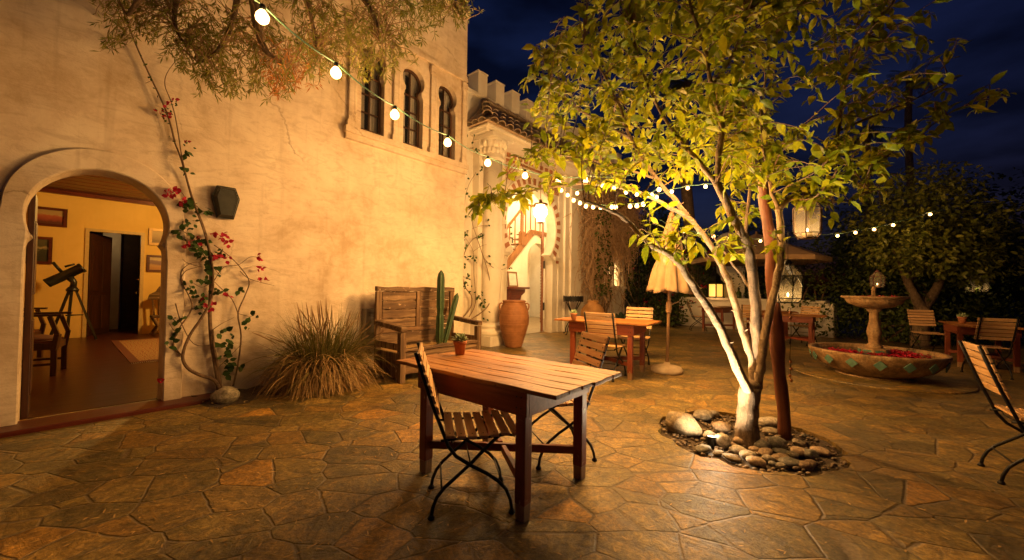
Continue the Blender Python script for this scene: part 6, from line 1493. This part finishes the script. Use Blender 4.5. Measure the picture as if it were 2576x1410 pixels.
# dark trees and palms against the night sky
for i, (x, y, r, hgt, lab) in enumerate([(14.2, 12.2, 2.1, 5.2, 'tall dark tree closing the right edge of the garden'), (12.0, 12.8, 1.7, 4.9, 'dark tree behind the citrus tree, its top against the sky'), (15.0, 9.5, 2.2, 4.9, 'dark tree at the far right, outside the lamplight'), (9.6, 16.0, 1.9, 4.6, 'dark tree behind the white chimney and the open umbrella'), (6.9, 17.6, 1.8, 4.8, 'dark tree behind the closed umbrella, over the back wall')]):
    t = thing('dark_tree', lab, 'tree', (x, y, 0), 0, 'dark trees at the garden edge'); q = random.Random(90 + i)
    m = MB(); sp_ = smooth_path([(0, 0, -.05), (.1, 0, hgt * .4), (0, 0, hgt * .8)], 4); m.tube(sp_, radii(len(sp_), .2, .08), 10); m.build('trunk', M_BARK, t)
    m = MB(); 
    for c, rr_, n_ in (((0, 0, hgt * .62), (r, r * .8, hgt * .34), 2800), ((-r * .5, -.2, hgt * .45), (r * .7, r * .6, hgt * .3), 1300), ((r * .5, 0, hgt * .4), (r * .8, r * .6, hgt * .32), 1300), ((0, -.3, hgt * .22), (r, r * .6, hgt * .2), 1000)): leafcloud(m, c, rr_, n_, .15, q, .3)
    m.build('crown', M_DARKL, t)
for i, (px_, py_, Y, fr_, lab) in enumerate([(1730, 210, 15, 22, 'palm tree seen through the crown of the courtyard tree'), (2185, 330, 22, 26, 'tall palm silhouette right of the courtyard tree'), (2290, 200, 24, 22, 'faint palm silhouette high in the right hand sky')]):
    p = D(px_, py_, Y); t = thing('palm_tree', lab, 'palm tree', (p.x, p.y, 0), 0, 'palm trees beyond the garden'); q = random.Random(120 + i)
    m = MB(); sp_ = [Vector((.15 * math.sin(k * .5), 0, p.z * k / 12)) for k in range(13)]; m.tube(sp_, radii(13, .24, .17), 10); m.build('trunk', M_BARK, t); m = MB()
    for k in range(fr_):
        a_ = q.uniform(0, 2 * PI); el = q.uniform(-.6, 1.3); dd = Vector((math.cos(a_) * math.cos(el), math.sin(a_) * math.cos(el), math.sin(el))); p_ = Vector((0, 0, p.z)); L_ = q.uniform(1.3, 1.9); sd = dd.cross(Vector((0, 0, 1))).normalized(); mid = []
        for s_ in range(12):
            mid.append(p_.copy()); p_ = p_ + dd * L_ / 11; dd = (dd + Vector((0, 0, -.09))).normalized()
        m.tube(mid, radii(12, .018, .004), 4)
        for s_ in range(2, 12):
            for sg in (-1, 1):
                for o_ in (0, .5): m.blade(mid[s_] if o_ == 0 else mid[s_].lerp(mid[s_-1], .5), (sd * sg + dd * .7 + Vector((0, 0, -.25))), Vector((0, 0, 1)), q.uniform(.35, .55) * (1 - .05 * s_), .03, .1)
    m.build('fronds', leafmat('palm_frond' + str(i), (.03, .04, .014), (.05, .065, .02), (.08, .095, .03), .4, .2), t)
# ------------------------------------------------------------ night sky, lamps, camera
W = bpy.data.worlds.new('World'); S.world = W; W.use_nodes = True; nt = W.node_tree; nt.nodes.clear()
out = nt.nodes.new('ShaderNodeOutputWorld'); bg = nt.nodes.new('ShaderNodeBackground'); sky = nt.nodes.new('ShaderNodeTexSky')
sky.sky_type = 'NISHITA'; sky.sun_disc = False; sky.sun_elevation = R_(-2.0); sky.sun_rotation = R_(-60); sky.altitude = 100; sky.ozone_density = 4.0; sky.dust_density = .3; sky.air_density = 1.0
tcw = nt.nodes.new('ShaderNodeTexCoord'); mpw = nt.nodes.new('ShaderNodeMapping'); mpw.inputs['Scale'].default_value = (1.6, 1.6, 4.5); nt.links.new(tcw.outputs['Generated'], mpw.inputs[0])
nzw = nt.nodes.new('ShaderNodeTexNoise'); nt.links.new(mpw.outputs[0], nzw.inputs['Vector']); nzw.inputs['Scale'].default_value = 2.2; nzw.inputs['Detail'].default_value = 6
rpw = nt.nodes.new('ShaderNodeValToRGB'); nt.links.new(nzw.outputs[0], rpw.inputs[0]); rpw.color_ramp.elements[0].position = .38; rpw.color_ramp.elements[0].color = (.5, .5, .5, 1); rpw.color_ramp.elements[1].position = .72; rpw.color_ramp.elements[1].color = (2.2, 2.2, 2.2, 1)
mxw = nt.nodes.new('ShaderNodeMix'); mxw.data_type = 'RGBA'; mxw.blend_type = 'MULTIPLY'; mxw.inputs[0].default_value = 1
nt.links.new(sky.outputs[0], mxw.inputs[6]); nt.links.new(rpw.outputs[0], mxw.inputs[7])
nt.links.new(mxw.outputs[2], bg.inputs[0]); bg.inputs[1].default_value = .15; nt.links.new(bg.outputs[0], out.inputs[0])
# lamps: the ground spotlight, the room's ceiling lamp, the hall lamps, the room behind the arched windows
light('spot_beam', 'SPOT', uq + Vector((.02, .01, .065)), 480, (1.0, .74, .42), .02, None, size=R_(98), blend=.85, aim=uq + Vector((.06, .02, 1.0)))
light('spot_spill', 'POINT', uq + Vector((.015, -.02, .07)), 26, (1.0, .76, .46), .015)
light('room_lamp', 'POINT', hw(1.6, 4.6, 2.9), 330, (1.0, .56, .13), .12)
light('corridor_lamp', 'POINT', hw(.0, 8.9, 2.4), 3, (1.0, .62, .25), .05)
light('hall_lamp', 'POINT', hw(9.2, 2.3, 4.6), 430, (1.0, .68, .33), .15)
light('hall_lamp', 'POINT', hw(11.9, 4.75, 5.0), 120, (1.0, .68, .33), .15)
light('window_lamp', 'POINT', hw(11.7, 1.6, 2.3), 160, (1.0, .66, .28), .08)
cam = bpy.data.cameras.new('camera'); co = bpy.data.objects.new('camera', cam); COL.objects.link(co); S.camera = co
co.matrix_world = Matrix(((RT.x, UP.x, -FW.x, 0), (RT.y, UP.y, -FW.y, 0), (RT.z, UP.z, -FW.z, H), (0, 0, 0, 1)))
cam.sensor_fit = 'HORIZONTAL'; cam.sensor_width = 36; cam.lens = F / 2576 * 36; cam.clip_start = .05; cam.clip_end = 1000
S.view_settings.view_transform = 'Standard'; S.view_settings.look = 'None'; S.view_settings.exposure = .08; S.view_settings.gamma = 1
S.cycles.use_denoising = True; S.cycles.max_bounces = 8; S.cycles.transparent_max_bounces = 16; S.cycles.sample_clamp_indirect = 4; S.cycles.sample_clamp_direct = 7
